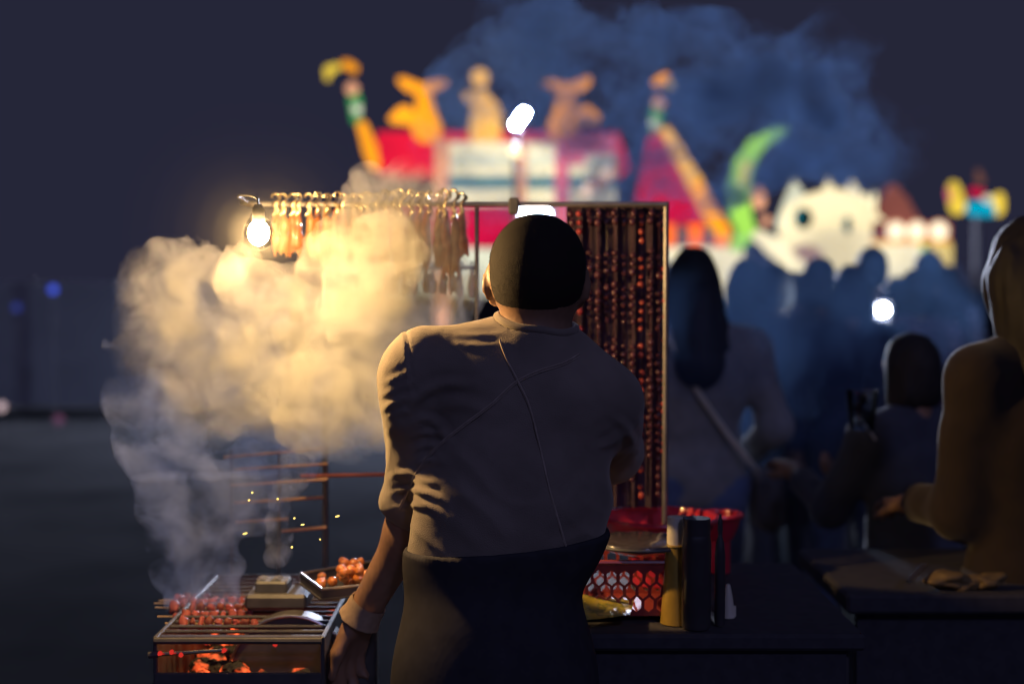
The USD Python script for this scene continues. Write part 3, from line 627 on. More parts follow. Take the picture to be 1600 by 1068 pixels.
for i in range(46):
    k = i / 46; u = 590 - 95 * rng.random() ** (1.6 if i < 30 else .8); lay = 0 if i < 22 else (1 if i < 36 else 2)
    v = 907 - 6 * rng.random() - lay * 13
    if lay: u = 548 + (1 - lay * .25) * rng.uniform(-30, 34)
    p = at(u, v, 2.66 + rng.uniform(-.03, .08)); p[2] = zt_ - .008 + lay * .0135 + rng.uniform(0, .002)
    if b0 is None:
        b0 = thing('meatball', 'glazed orange meatball piled in the metal tray', 'meatball', 'glazed meatballs in the tray', loc=tuple(p))
        m = trimesh.creation.icosphere(3, .0095); m.vertices *= 1 + .12 * (meshkit.noise(m.vertices * 260, 3)[:, None] - .5); obj('ball', m.apply_translation(p), GLZ, b0, smooth=True)
    else: copy(b0, p, rng.uniform(0, 360), scale=rng.uniform(.7, 1.1))
# wire rack standing at the back of the grill
rk = thing('wire_rack', 'upright wire rack with six dull bars behind the grill smoke', 'rack', loc=tuple(at(430, 830, 3.06)))
RACKM = paint('rack_copper', (.45, .28, .19), .4, 30, .3, metal=.7)
for a, b in (((350, 714), (508, 700)), ((366, 733), (512, 724)), ((360, 758), (512, 748)), ((366, 785), (506, 776)), ((368, 815), (450, 810)), ((440, 829), (510, 823))):
    obj('bar', tube([at(*a, 3.06), at(*b, 3.06)], .0034, 8), RACKM, rk)
for u in (362, 436, 506): obj('upright', tube([at(u, 702, 3.066), at(u, 930, 3.066)], .003, 6), IRON, rk)
SPARK = glow('spark', (255, 215, 110), 2.2)
for i, (u, v, d, sx) in enumerate(((394, 769, 2.4, 1), (389, 781, 2.45, 1), (434, 779, 2.36, 1), (460, 809, 2.36, 1), (473, 819, 2.38, 1.7), (456, 854, 2.36, .9), (527, 806, 2.34, 1.9), (383, 833, 2.5, 2.2), (500, 842, 2.5, .6))):
    m = trimesh.creation.icosphere(1, 1); m.vertices *= 1 + .3 * rng.uniform(-1, 1, (len(m.vertices), 1)); m.apply_scale((.0019 * sx, .0017, .0017)); m.apply_transform(trimesh.transformations.rotation_matrix(-.3, [0, 1, 0])); m.apply_translation(at(u, v, d))
    obj('spark', m, SPARK, smooth=False, label='%s of the yellow sparks above the grill, counted from the top' % ORD[(0, 2, 1, 4, 5, 8, 3, 6, 7)[i]], cat='spark', group='sparks above the grill')

# ------------------------------------------------------------------ the serving table
zs = .935
CLOTH = paint('table_cloth', (.05, .047, .058), .9, 40, .25, .001)
tx0, tx1, ty0, ty1 = -.06, .62, 2.46, 3.10
tab = thing('serving_table', 'dark cloth-covered serving table under the basket and the bottles', 'table', loc=((tx0 + tx1) / 2, 2.78, 0))
obj('tabletop', box(((tx0 + tx1) / 2, (ty0 + ty1) / 2, zs - .015), (tx1 - tx0, ty1 - ty0, .03), .006), CLOTH, tab)
obj('apron_panel', box(((tx0 + tx1) / 2, ty0 + .03, zs - .20), (tx1 - tx0 - .06, .012, .34)), CLOTH, tab)
for x in (tx0 + .04, tx1 - .04):
    for y in (ty0 + .06, ty1 - .04): obj('leg', box((x, y, (zs - .03) / 2), (.04, .04, zs - .03), .004), IRON, tab)
# printed yellow sheet
YEL = M('yellow_print', {'t': ('texture_coordinate', {}), 'n': ('noise_texture', {'scale': 38., 'detail': 2.}), 'r': ('rgb_ramp', {'ramp': [(.42, (.55, .42, .05)), (.5, (.40, .33, .06)), (.55, (.20, .21, .04)), (.62, (.62, .50, .10))]}), 'p': ('principled_bsdf', {'roughness': .35, 'coat_weight': .5})},
    [('t.object', 'n.vector'), ('n.fac', 'r.fac'), ('r.color', 'p.base_color')], surface='p.BSDF')
g = np.stack(np.meshgrid(np.linspace(0, 1, 24), np.linspace(0, 1, 14), indexing='ij'), -1).reshape(-1, 2)
c00, c10, c01, c11 = at(876, 974, 2.47), at(985, 960, 2.50), at(898, 928, 2.56), at(990, 940, 2.60)
pp = (c00 * ((1 - g[:, :1]) * (1 - g[:, 1:])) + c10 * (g[:, :1] * (1 - g[:, 1:])) + c01 * ((1 - g[:, :1]) * g[:, 1:]) + c11 * (g[:, :1] * g[:, 1:]))
pp[:, 2] = np.maximum(pp[:, 2], zs + .003) + .004 * meshkit.noise(pp * 60, 2)
gi = np.arange(24 * 14).reshape(24, 14); gf = np.stack([gi[:-1, :-1], gi[1:, :-1], gi[1:, 1:], gi[:-1, 1:]], -1).reshape(-1, 4)
sheet = cat_([trimesh.Trimesh(pp, np.vstack([gf[:, [0, 1, 2]], gf[:, [0, 2, 3]]]), process=False), trimesh.Trimesh(pp - (0, 0, .0012), np.vstack([gf[:, [0, 2, 1]], gf[:, [0, 3, 2]]]), process=False)])
obj('packet', sheet, YEL, smooth=True, label='crumpled yellow printed plastic packet under the edge of the red basket', cat='packet')
# red basket with hexagonal holes
bc_ = at(975, 938, 2.66); bc_[2] = zs + .012; bw, bd, bh = .225, .17, .098
RED = paint('red_plastic', (.34, .055, .05), .35, 30, .15, coat_weight=.3)
bk = thing('plastic_basket', 'red plastic basket with hexagonal holes standing on the serving table', 'basket', loc=tuple(bc_))
loop = sg.box(-bw / 2, -bd / 2, bw / 2, bd / 2).buffer(-.03).buffer(.03, quad_segs=12).exterior; per = loop.length
cellw = per / round(per / .0215); hexes = []
for r in range(3):
    for c in range(int(round(per / cellw))):
        x = (c + .5 * (r % 2) + .25) * cellw; z = .021 + r * .0245
        hexes.append(sg.Polygon([(x + .0093 * math.cos(a), z + .0142 * math.sin(a)) for a in np.radians(np.arange(30, 390, 60))]))
from shapely.ops import unary_union
flat = sg.box(0, 0, per, bh).difference(unary_union(hexes))
wm = trimesh.creation.extrude_polygon(flat, .0025, engine='earcut')
wm = wm.subdivide_to_size(.012)
def wrap(m, out=0):
    v = m.vertices.copy(); s_, z_, o_ = v[:, 0] % per, v[:, 1], v[:, 2]; pts = np.array([loop.interpolate(a).coords[0] for a in s_]); pt2 = np.array([loop.interpolate((a + .002) % per).coords[0] for a in s_])
    t = pt2 - pts; t /= np.linalg.norm(t, axis=1, keepdims=True) + 1e-12; nrm = np.c_[t[:, 1], -t[:, 0]]
    if (nrm * pts).sum() < 0: nrm = -nrm
    sc = 1 + .10 * z_[:, None] / bh
    q = pts * sc + nrm * (o_ + out)[:, None]; m = m.copy(); m.vertices = np.c_[q, z_] + bc_; return m
obj('wall', wrap(wm), RED, bk, smooth=False)
obj('floor', trimesh.creation.extrude_polygon(sg.Polygon(loop.coords), .003, engine='earcut').apply_translation(bc_), RED, bk)
lp_ = np.array(loop.coords); obj('rim', tube(np.c_[lp_ * 1.10, np.full(len(lp_), bh)] + bc_, .005, 8), RED, bk)
# black plate wrapped in film, lying on the basket
pc = at(1000, 866, 2.62); pc[2] = bc_[2] + bh + .008
FILM = paint('black_film', (.07, .06, .075), .16, 90, .3, .0015, coat_weight=1.)
pt_ = thing('covered_plate', 'dark plate wrapped in shiny film lying on top of the red basket', 'plate', loc=tuple(pc))
pm = lathe([(0, 0), (.055, 0), (.085, .012), (.09, .018), (.083, .024), (.05, .029), (0, .031)], pc, 48); pm.vertices[:, 2] += .004 * meshkit.noise(pm.vertices * 45, 5); obj('plate', pm, FILM, pt_, smooth=True)
obj('rim', trimesh.creation.torus(.0885, .003, 48, 8).apply_translation(pc + (0, 0, .018)), DARKMETAL, pt_)
# big red bowl behind, second red bowl further back
PINK = paint('bowl_red', (.60, .03, .06), .3, 25, .1, coat_weight=.4)
def bowl(u, v, d, r, h, label):
    c = at(u, v, d); c[2] -= h
    t = thing('red_bowl', label, 'bowl', loc=tuple(c))
    obj('shell', lathe([(0, 0), (r * .6, 0), (r * .85, h * .5), (r, h), (r * .965, h), (r * .8, h * .5), (r * .55, .006), (0, .006)], c, 56), PINK, t)
    obj('rim', trimesh.creation.torus(r, .006, 56, 8).apply_translation(c + (0, 0, h)), PINK, t)
    if c[2] > zs + .02: obj('foot', lathe([(0, zs + .003 - c[2]), (r * .5, zs + .003 - c[2]), (r * .5, -.001), (0, -.001)], c, 32), PINK, t)
bowl(1030, 808, 2.90, .118, .07, 'large red bowl behind the wrapped plate on the serving table')
bowl(1125, 804, 3.00, .045, .05, 'small red bowl standing behind the slim dark bottle')
# bottles and cup
CUPY = paint('mustard_plastic', (.42, .27, .05), .35, 30, .15, coat_weight=.3); WHITE = paint('white_plastic', (.75, .68, .55), .4, 20, .08); BLK = paint('black_plastic', (.05, .045, .05), .3, 20, .2, coat_weight=.5)
c = at(1058, 872, 2.56); c[2] = zs + .002
cp = thing('sauce_tub', 'mustard yellow tub with a pale inner lip beside the wide dark jar', 'tub', loc=tuple(c))
h = at(1058, 806, 2.56)[2] - c[2]
obj('body', lathe([(0, 0), (.030, 0), (.0235, h * .45), (.0215, h * .72), (.0195, h * .72), (.020, .01), (0, .01)], c, 32), CUPY, cp)
obj('neck', lathe([(.0165, h * .70), (.0185, h * .70), (.0185, h), (.0165, h)], c, 32), WHITE, cp); obj('neck_ring', trimesh.creation.torus(.0205, .0028, 32, 8).apply_translation(c + (0, 0, h * .73)), CUPY, cp)
def bottle(u, v, d, r, vt, label, cap=True):
    c = at(u, v, d); c[2] = zs + .002; h = at(u, vt, d)[2] - c[2]
    t = thing('sauce_bottle', label, 'bottle', loc=tuple(c))
    obj('body', lathe([(0, 0), (r * .95, 0), (r, .006), (r, h * .62), (r * .8, h * .74), (r * .42, h * .80), (r * .42, h * .86), (0, h * .86)], c, 28), BLK, t)
    obj('cap', lathe([(0, h * .85), (r * .5, h * .85), (r * .46, h * .93), (r * .15, h), (0, h)], c, 20), BLK, t)
c = at(1088, 884, 2.52); c[2] = zs + .002; h = at(1088, 808, 2.52)[2] - c[2]
jr = thing('sauce_jar', 'wide black sauce jar next to the mustard tub', 'jar', loc=tuple(c))
obj('body', lathe([(0, 0), (.024, 0), (.026, .005), (.026, h * .78), (.0235, h * .86), (0, h * .86)], c, 32), BLK, jr); obj('lid', lathe([(0, h * .85), (.0245, h * .85), (.0245, h), (0, h)], c, 32), BLK, jr)
bottle(1125, 880, 2.54, .0095, 802, 'slim black sauce bottle between the wide jar and the paper cone')
c = at(1138, 860, 2.60); c[2] = zs + .002
tg = thing('paper_cone', 'small pale paper cone standing by the slim black bottle', 'cone', loc=tuple(c))
obj('paper', lathe([(0, 0), (.013, 0), (.009, .035), (.004, .06), (0, .062)], c, 12), WHITE, tg); obj('fold', box(c + (.010, -.004, .012), (.008, .002, .02)), WHITE, tg)
# ------------------------------------------------------------------ the crowd
def local(f, loc, rz):
    a = math.radians(rz); R = np.array([[math.cos(a), -math.sin(a), 0], [math.sin(a), math.cos(a), 0], [0, 0, 1]])
    return lambda m: trimesh.Trimesh(np.asarray(m.vertices) @ R.T + loc, m.faces, process=False)

def off(f, d):
    def g(P): return f(P) - d
    g.box = f.box + np.array([[-d] * 3, [d] * 3]); return g

def figure(label, u, vtop, d, rz, mats, hair='short', armL=None, armR=None, h=.012, wide=1.0, group=None, extra=None, headturn=0, step=.05):
    """A standing person facing +y turned by rz, the crown at the given pixel. Arms: elbow and wrist in the person's own metres."""
    top = at(u, vtop, d); H = top[2]; s = H / 1.72; loc = np.array([top[0], top[1], 0.])
    t = thing('person', label, 'person', group, loc=tuple(loc), rz=0); put = local(None, loc, rz)
    P = lambda x, y, z: np.array([x * wide, y, z]) * s
    R = rot([0, 0, 1], headturn); hc = P(0, .02, 1.60); hd = lambda x, y, z: hc + R @ (np.array([x, y, z]) * s)
    headf = [ell(hc, (.075 * s, .094 * s, .105 * s), R), ell(hd(0, .03, -.065), (.055 * s, .062 * s, .055 * s), R), cone(hd(0, .088, .0), hd(0, .108, -.035), .009 * s, .014 * s), ell(hd(0, .088, -.065), (.024 * s, .012 * s, .010 * s), R),
             ell(hd(-.03, .086, .012), (.014 * s, .01 * s, .008 * s), R), ell(hd(.03, .086, .012), (.014 * s, .01 * s, .008 * s), R), ell(hd(-.077, -.005, -.01), (.008 * s, .02 * s, .03 * s), R), ell(hd(.077, -.005, -.01), (.008 * s, .02 * s, .03 * s), R),
             cone(P(0, 0, 1.52), P(0, -.02, 1.40), .055 * s, .06 * s)]
    tors = [ell(P(0, 0, 1.25), np.array([.165 * wide, .105, .19]) * s), ell(P(0, 0, 1.05), np.array([.14 * wide, .10, .15]) * s), ell(P(0, -.01, .92), np.array([.165 * wide, .115, .13]) * s),
            cone(P(-.05, -.015, 1.42), P(-.175, -.01, 1.375), .045 * s, .05 * s), cone(P(.05, -.015, 1.42), P(.175, -.01, 1.375), .045 * s, .05 * s)]
    arms_, hands_ = [], []
    for sd, A in ((-1, armL), (1, armR)):
        sh = P(sd * .185, -.01, 1.365); e, w = A if A else ((sd * .235, -.04, 1.08), (sd * .225, .05, .85))
        e, w = P(*e), P(*w); arms_ += [cone(sh, e, .05 * s, .041 * s), cone(e, w, .040 * s, .028 * s)]
        fw = w - e; fw /= np.linalg.norm(fw); side = np.array([0, 1., 0]) if abs(fw[1]) < .7 else np.array([1., 0, 0]); n = np.cross(fw, side) * (-sd)
        n /= np.linalg.norm(n); side = np.cross(n, fw); hands_ += hand(w, fw, side, n, .5, -1 if sd > 0 else 1)
    lg = []
    for sd in (-1, 1):
        hp, kn, an = P(sd * .085, 0, .88), P(sd * .095, .02 + sd * step * .5, .48), P(sd * .10, -.02 + sd * step, .085)
        lg += [cone(hp, kn, .085 * s, .058 * s), cone(kn, an, .056 * s, .040 * s), cone(an + (0, -.02, -.035), an + (sd * .02, .15, -.05), .038 * s, .032 * s)]
    bodyf = union([union(headf, .02 * s), union(tors + arms_, .035 * s), union(hands_, .008), union(lg, .03 * s)], .012)
    obj('body', put(nets(bodyf, h)), SKIN, t, smooth=True)
    topf = off(union(tors + [cut(f, P(*((A or ((sd * .235, -.04, 1.08), (sd * .225, .05, .85)))[0])) * .15 + P(*((A or ((sd * .235, -.04, 1.08), (sd * .225, .05, .85)))[1])) * .85, P(*((A or ((sd * .235, -.04, 1.08), (sd * .225, .05, .85)))[1])) - P(*((A or ((sd * .235, -.04, 1.08), (sd * .225, .05, .85)))[0]))) for (sd, A), fs in (((-1, armL), arms_[:2]), ((1, armR), arms_[2:])) for f in fs], .04 * s), .016)
    def topw(Q): return np.maximum(topf(Q) - .010 * (meshkit.fbm(Q * 9, 3, int(u)) - .5) * 2, P(0, 0, .84)[2] - Q[:, 2])
    topw.box = topf.box
    obj('jacket' if mats[3:] else 'shirt', put(nets(topw, h)), mats[0], t, smooth=True)
    bot = off(union(lg[:2] + lg[3:5] + tors[2:3], .04 * s), .014)
    def botw(Q): return np.maximum(bot(Q), Q[:, 2] - P(0, 0, .95)[2])
    botw.box = bot.box
    obj('trousers', put(nets(botw, h)), mats[1], t, smooth=True)
    for k in (2, 5):
        q = nets(off(lg[k], .012), h); q.vertices[:, 2] = np.maximum(q.vertices[:, 2], .003); obj('shoe', put(q), BLK, t, smooth=True)
    hf = [ell(hd(0, -.012, .022), (.085 * s, .10 * s, .10 * s), R), ell(hd(0, -.04, -.03), (.08 * s, .075 * s, .08 * s), R)]
    if hair == 'long': hf += [cone(hd(0, -.055, -.02), P(0, -.115, 1.33), .085 * s, .085 * s), cone(hd(-.06, -.01, -.02), P(-.085, -.05, 1.38), .035 * s, .035 * s), cone(hd(.06, -.01, -.02), P(.085, -.05, 1.38), .035 * s, .035 * s)]
    if hair == 'bob': hf += [cone(hd(-.05, -.02, -.01), hd(-.06, -.02, -.10), .045 * s, .045 * s), cone(hd(.05, -.02, -.01), hd(.06, -.02, -.10), .045 * s, .045 * s), ell(hd(0, -.06, -.08), (.08 * s, .05 * s, .06 * s), R)]
    hu = union(hf, .03 * s); face = ell(hd(0, .085, -.03), (.062 * s, .085 * s, .085 * s), R)
    def hw(Q): return np.maximum(hu(Q) - .006 * (meshkit.noise(Q * (60, 60, 8), 3) - .5) * 2, -face(Q))
    hw.box = hu.box
    obj('hair', put(nets(hw, h * .8)), mats[2], t, smooth=True)
    if extra: extra(t, P, put, s)
    return t

def cloth(name, c): return paint(name, c, .9, 14, .3, .002, sheen=.2)
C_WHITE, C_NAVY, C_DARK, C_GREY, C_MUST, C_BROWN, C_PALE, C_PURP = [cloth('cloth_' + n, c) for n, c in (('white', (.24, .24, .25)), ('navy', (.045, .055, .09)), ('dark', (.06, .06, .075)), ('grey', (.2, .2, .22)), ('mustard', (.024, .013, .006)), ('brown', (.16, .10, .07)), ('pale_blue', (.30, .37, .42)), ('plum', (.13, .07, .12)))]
DENIMB = cloth('denim', (.10, .15, .30))

def bag_strap(t, P, put, s):
    pts = [P(-.15, .06, 1.40), P(-.12, -.07, 1.44), P(0, -.135, 1.22), P(.14, -.125, 1.02), P(.20, -.05, .95)]
    obj('bag_strap', put(tube(pts, .009, 8, 24)), WHITE, t)
    obj('bag', put(box(P(.23, -.04, .86), (.09, .22, .2), .03)), C_DARK, t)
figure('long-haired woman in white top with a shoulder bag, back turned, beside the bead curtain', 1084, 386, 4.7, 4, (C_WHITE, DENIMB, HAIRC), 'long', armL=((-.25, -.02, 1.12), (-.17, .16, 1.02)), armR=((.26, -.02, 1.10), (.20, .15, .98)), wide=1.08, extra=bag_strap)
figure('slim dark-clad person with long hair standing behind the woman in white', 1166, 404, 6.6, -6, (C_NAVY, C_DARK, HAIRC), 'long')
figure('dark-haired person with pale cheek turned sideways next to the slim long-haired one', 1211, 412, 7.0, 62, (C_PURP, C_NAVY, HAIRC), 'bob', headturn=20)
figure('long-haired person in black in the middle of the crowd', 1281, 402, 6.7, 3, (C_DARK, C_DARK, HAIRC), 'bob', wide=1.0)
figure('broad person in blue jacket with chin-length hair, in front of the tall man', 1332, 413, 6.2, -8, (C_NAVY, C_NAVY, HAIRC), 'bob', wide=1.08)
pm_ = figure('tall short-haired man lifting a lit phone, head above the crowd', 1363, 385, 7.6, -10, (C_NAVY, C_DARK, HAIRC), 'short', armR=((.30, .02, 1.14), (.20, .05, 1.36)), wide=1.1)
figure('broad dark figure with shawl under the yellow stall sign', 1432, 420, 7.2, 12, (C_PURP, C_DARK, HAIRC), 'bob', wide=1.1)
figure('thin tall person in black standing before the yellow panel', 1452, 392, 8.6, 0, (C_DARK, C_DARK, HAIRC), 'short', wide=.85)
figure('person in pale blue shirt standing at the far stall', 1478, 414, 9.2, 10, (C_PALE, C_NAVY, HAIRC), 'short')
figure('short-haired person in grey packed in between the two long-haired ones', 1243, 424, 8.0, -4, (C_GREY, C_DARK, HAIRC), 'short')
figure('person with chin-length hair behind the broad one in blue', 1306, 428, 8.6, 6, (C_DARK, C_NAVY, HAIRC), 'bob')
figure('short person in navy between the tall man and the shawled figure', 1402, 432, 8.2, 0, (C_NAVY, C_DARK, HAIRC), 'short', wide=1.1)
figure('child in dark jacket holding up a clear cup, in front of the crowd', 1428, 520, 3.95, 25, (C_NAVY, C_DARK, HAIRC, 1), 'bob', armL=((-.24, .10, 1.12), (-.20, .34, 1.20)), armR=((.22, .10, 1.06), (.05, .32, 1.16)), wide=1.1, h=.010)
def bag2(t, P, put, s):
    pts = [P(.12, .08, 1.40), P(.16, -.05, 1.44), P(.15, -.15, 1.25), P(.13, -.165, 1.05), P(.16, -.12, .95)]
    obj('bag_strap', put(tube(pts, .017, 8, 24)), C_DARK, t)
    obj('backpack', put(box(P(.10, -.20, 1.12), (.19, .13, .36), .05)), C_DARK, t)
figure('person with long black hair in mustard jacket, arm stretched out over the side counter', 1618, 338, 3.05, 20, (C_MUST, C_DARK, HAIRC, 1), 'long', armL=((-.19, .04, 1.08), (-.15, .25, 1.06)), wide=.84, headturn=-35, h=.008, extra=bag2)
# cup with ice that the child holds, phone, side counter
GLASS = M('clear_plastic', {'t': ('transparent_bsdf', {'color': (.86, .89, .92)}), 'g': ('glossy_bsdf', {'roughness': .08}), 'f': ('fresnel', {'IOR': 1.5}), 'm': ('mix_closure', {})}, [('f.fac', 'm.fac'), ('t.BSDF', 'm.closure1'), ('g.BSDF', 'm.closure2')], surface='m.closure')
c = at(1347, 640, 3.55)
cu = thing('clear_cup', 'clear plastic cup with two bright glints held in front of the child', 'cup', loc=tuple(c))
obj('cup', lathe([(0, -.05), (.030, -.05), (.040, .05), (.0385, .05), (.029, -.047), (0, -.047)], c, 32), GLASS, cu, smooth=40)
for i in range(12):
    m = box((0, 0, 0), (.018,) * 3, .002); m.apply_transform(trimesh.transformations.random_rotation_matrix(rng.random(3))); m.apply_translation(c + (rng.uniform(-.017, .017), rng.uniform(-.017, .017), -.035 + .0062 * i)); obj('ice', m, GLASS, cu)
obj('straw', tube([c + (.0, 0, -.03), c + (.035, 0, -.075)], .004, 8), WHITE, cu)
LEDW = glow('glint_lamp', (215, 235, 255), TORCHK)
c = at(1380, 484, 7.0)
ph = thing('phone', 'lit white phone torch held up by the tall man', 'phone', loc=tuple(c))
obj('case', box(c + (0, .008, -.03), (.075, .009, .15), .003), BLK, ph); obj('torch', ball(c + (0, -.001, 0), (.024, .006, .024), 2), LEDW, ph, smooth=True)
zc = at(1500, 905, 2.9)[2] - .02
cx = at(1520, 905, 3.0)
sc_ = thing('side_counter', 'dark side counter where the person in the mustard jacket reaches', 'counter', loc=(cx[0], cx[1], 0))
obj('top', box((cx[0] + .15, cx[1] + .1, zc - .02), (.9, .50, .04), .006), CLOTH, sc_); obj('front', box((cx[0] + .15, cx[1] - .1, (zc - .04) / 2), (.84, .02, zc - .04)), CLOTH, sc_)
tgs = thing('metal_tongs', 'pair of steel tongs lying on the dark side counter', 'tongs', loc=tuple(at(1435, 892, 2.9)))
for dx in (0, 5): obj('arm', tube([at(1418 + dx, 908, 2.86), at(1442 + dx, 882, 2.92)], .0035, 8), STEEL, tgs)
PAPER = paint('wrap_paper', (.20, .13, .05), .7, 30, .35, .002)
for i, (u, v, s) in enumerate(((1478, 880, 1.1), (1502, 866, .9), (1545, 876, 1.0), (1520, 890, .8))):
    m = trimesh.creation.icosphere(3, .026 * s); m.vertices *= (.6 + .8 * meshkit.noise(m.vertices * 55, i + 3))[:, None]; m.apply_scale((1.4, 1, .7)); p = at(u, v, 2.9); p[2] = zc + .016 * s; m.apply_translation(p)
    obj('crumpled_wrapper', m, PAPER, smooth=False, label=('crumpled brown food wrapper nearest the tongs', 'crumpled brown food wrapper at the back of the side counter', 'crumpled brown food wrapper closest to the mustard jacket', 'smallest crumpled brown food wrapper on the side counter')[i], cat='wrapper', group='wrappers on the side counter')
# ------------------------------------------------------------------ the lantern fair behind
F = 22.0
L_ORANGE, L_AMBER, L_RED, L_CRIM, L_PINK, L_CREAM, L_TEAL, L_GREEN, L_LIME, L_PALE, L_BLOCK, L_YEL, L_CYAN, L_PEACH = [glow('silk_' + n, c, k * 1.3, .9, .3) for n, c, k in (
    ('orange', (255, 160, 30), .95), ('amber', (255, 190, 90), .9), ('red', (215, 25, 55), .9), ('crimson', (190, 15, 60), .9), ('pink', (235, 110, 130), .9), ('cream', (250, 235, 190), .95), ('teal', (60, 130, 140), .8),
    ('green', (60, 150, 80), .8), ('lime', (150, 205, 80), 1.), ('pale', (205, 205, 180), 1.0), ('block', (255, 110, 45), 1.), ('yellow', (240, 205, 70), .9), ('cyan', (0, 150, 180), .9), ('peach', (240, 170, 130), .9))]
DUSK = paint('dark_frame', (.06, .06, .07), .7, 6, .3)
def pts(l, d=F): return [at(u, v, d) for u, v in l]
def lant(l, rpx, d=F, k=.3, h=.06):
    """Lantern body: round limbs through pixels with radii in pixels."""
    p = pts(l, d); r = np.array(rpx, float) / FPX * d
    fs = [cone(p[i], p[i + 1], r[i], r[i + 1]) for i in range(len(p) - 1)] if len(p) > 1 else [ell(p[0], r)]
    return nets(union(fs, k * .2), h, pad=.1)
def slab(poly, d0, d1):
    p = np.array([at(u, v, d0) for u, v in poly]); return prism(p[:, [0, 2]], p[:, 1].mean(), p[:, 1].mean() + d1 - d0)

gate = thing('lantern_gate', 'large glowing temple gate lantern with red roof and orange roof beasts', 'lantern gate', loc=tuple(at(790, 440, F + 1) * (1, 1, 0)))
obj('roof', slab([(588, 262), (575, 258), (590, 206), (965, 206), (985, 262)], F, F + 2.2), L_RED, gate, smooth=False)
obj('roof_ridge', cat_([lant([(585, 258), (578, 232), (566, 196)], (10, 11, 9))]), L_ORANGE, gate, smooth=True)
for m in (1, -1):
    X = lambda u: u if m == 1 else 1592 - u - 12
    dv = 0 if m == 1 else 22
    o = 'roof_ornament'
    obj(o, lant([(X(556), 186 + dv), (X(555), 160 + dv), (X(551), 138 + dv)], (9, 10, 8)), L_GREEN, gate, smooth=True)
    obj('ornament_knob', lant([(X(550), 139 + dv)], (11,), F - .3), L_PEACH, gate, smooth=True)
    obj('ornament_knob', lant([(X(558), 171 + dv)], (9,), F - .3), L_PALE, gate, smooth=True)
    obj('ornament_crest', lant([(X(554), 108 + dv), (X(541), 100 + dv)], (8, 9)), L_ORANGE, gate, smooth=True)
    obj('ornament_crest', lant([(X(528), 104 + dv), (X(513), 110 + dv), (X(512), 122 + dv)], (7, 7, 6)) if m == 1 else lant([(X(536), 108 + dv), (X(530), 114 + dv)], (6, 5)), L_YEL, gate, smooth=True)
def beast(X, s, mat):
    obj('roof_beast', lant([(X(667), 200), (X(665), 175), (X(661), 142)], (24 * s, 15 * s, 12 * s)), mat, gate, smooth=True)
    for l, r in (([(X(661), 140), (X(640), 134), (X(628), 126)], (9, 9, 8)), ([(X(661), 140), (X(678), 134), (X(692), 130)], (8, 8, 7)), ([(X(652), 192), (X(632), 180), (X(614), 186)], (8, 14, 8))):
        obj('beast_limb', lant(l, np.array(r) * s), mat, gate, smooth=True)
beast(lambda u: u, 1, L_ORANGE); beast(lambda u: 1546 - u, 1, L_ORANGE)
obj('roof_beast', lant([(758, 205), (760, 180), (752, 150)], (26, 24, 12)), L_AMBER, gate, smooth=True); obj('beast_head', lant([(750, 122)], (15,)), L_AMBER, gate, smooth=True); obj('beast_limb', lant([(745, 165), (730, 150)], (8, 8)), L_AMBER, gate, smooth=True)
# hall under the roof: beams, panels and columns
for (y0, y1), mt in (((222, 240), L_CREAM), ((242, 256), L_PALE), ((258, 274), L_CREAM), ((276, 292), L_TEAL), ((294, 318), L_CREAM)):
    obj('beam', slab([(702, y1), (702, y0), (962, y0), (962, y1)], F - .25, F + .1), mt, gate, smooth=False)
for u in (690, 812, 878):
    obj('column', lathe([(0, 0), (.11, 0), (.10, at(0, 224, F)[2]), (0, at(0, 224, F)[2])], at(u, 440, F - .5) * (1, 1, 0), 20), L_PEACH if u != 878 else L_PINK, gate)
obj('roof_panel', slab([(885, 256), (885, 212), (962, 212), (962, 240), (915, 240), (915, 256)], F - .45, F - .27), L_PINK, gate, smooth=False)
obj('wall_panel', slab([(600, 385), (600, 322), (800, 322), (800, 385)], F - .1, F + .2), L_CRIM, gate, smooth=False)
obj('wall_panel', slab([(600, 462), (600, 388), (800, 388), (800, 462)], F - .1, F + .2), L_PALE, gate, smooth=False)
obj('wall_panel', slab([(803, 462), (803, 322), (1030, 322), (1030, 462)], F - .1, F + .2), L_TEAL, gate, smooth=False)
# side wing with steep crimson roof
wing = thing('lantern_pavilion', 'crimson steep-roofed lantern pavilion with orange ridge, right of the bead curtain', 'lantern pavilion', loc=tuple(at(1080, 440, F - 1) * (1, 1, 0)))
obj('roof', slab([(1000, 346), (1028, 202), (1045, 205), (1128, 346)], F - 1, F + .6), L_CRIM, wing, smooth=False)
obj('roof_ridge', lant([(1040, 205), (1060, 240), (1085, 285), (1112, 335), (1132, 366)], (9, 11, 12, 13, 11), F - 1.1), L_AMBER, wing, smooth=True)
obj('ridge_tail', lant([(1088, 290), (1110, 330), (1132, 366)], (10, 12, 10), F - 1.25), L_ORANGE, wing, smooth=True)
for u0, u1 in ((1040, 1056), (1078, 1098), (1118, 1140)): obj('wall_block', slab([(u0, 384), (u0, 350), (u1, 350), (u1, 384)], F - 1.1, F - .7), L_BLOCK, wing, smooth=False)
GREYW = glow('window_dim', (105, 100, 110), .8)
for u0, u1 in ((1057, 1077), (1099, 1117)): obj('window', slab([(u0, 382), (u0, 354), (u1, 354), (u1, 382)], F - .95, F - .85), GREYW, wing, smooth=False)
obj('base', slab([(1036, 402), (1040, 386), (1166, 386), (1164, 430), (1150, 436), (1147, 500), (1112, 500), (1104, 436)], F - 1.2, F - .8), L_CREAM, wing, smooth=False)
obj('stilt', box(at(1085, 440, F - .4) * (1, 1, 0) + (0, 0, .75), (.9, .3, 1.5)), DUSK, wing)
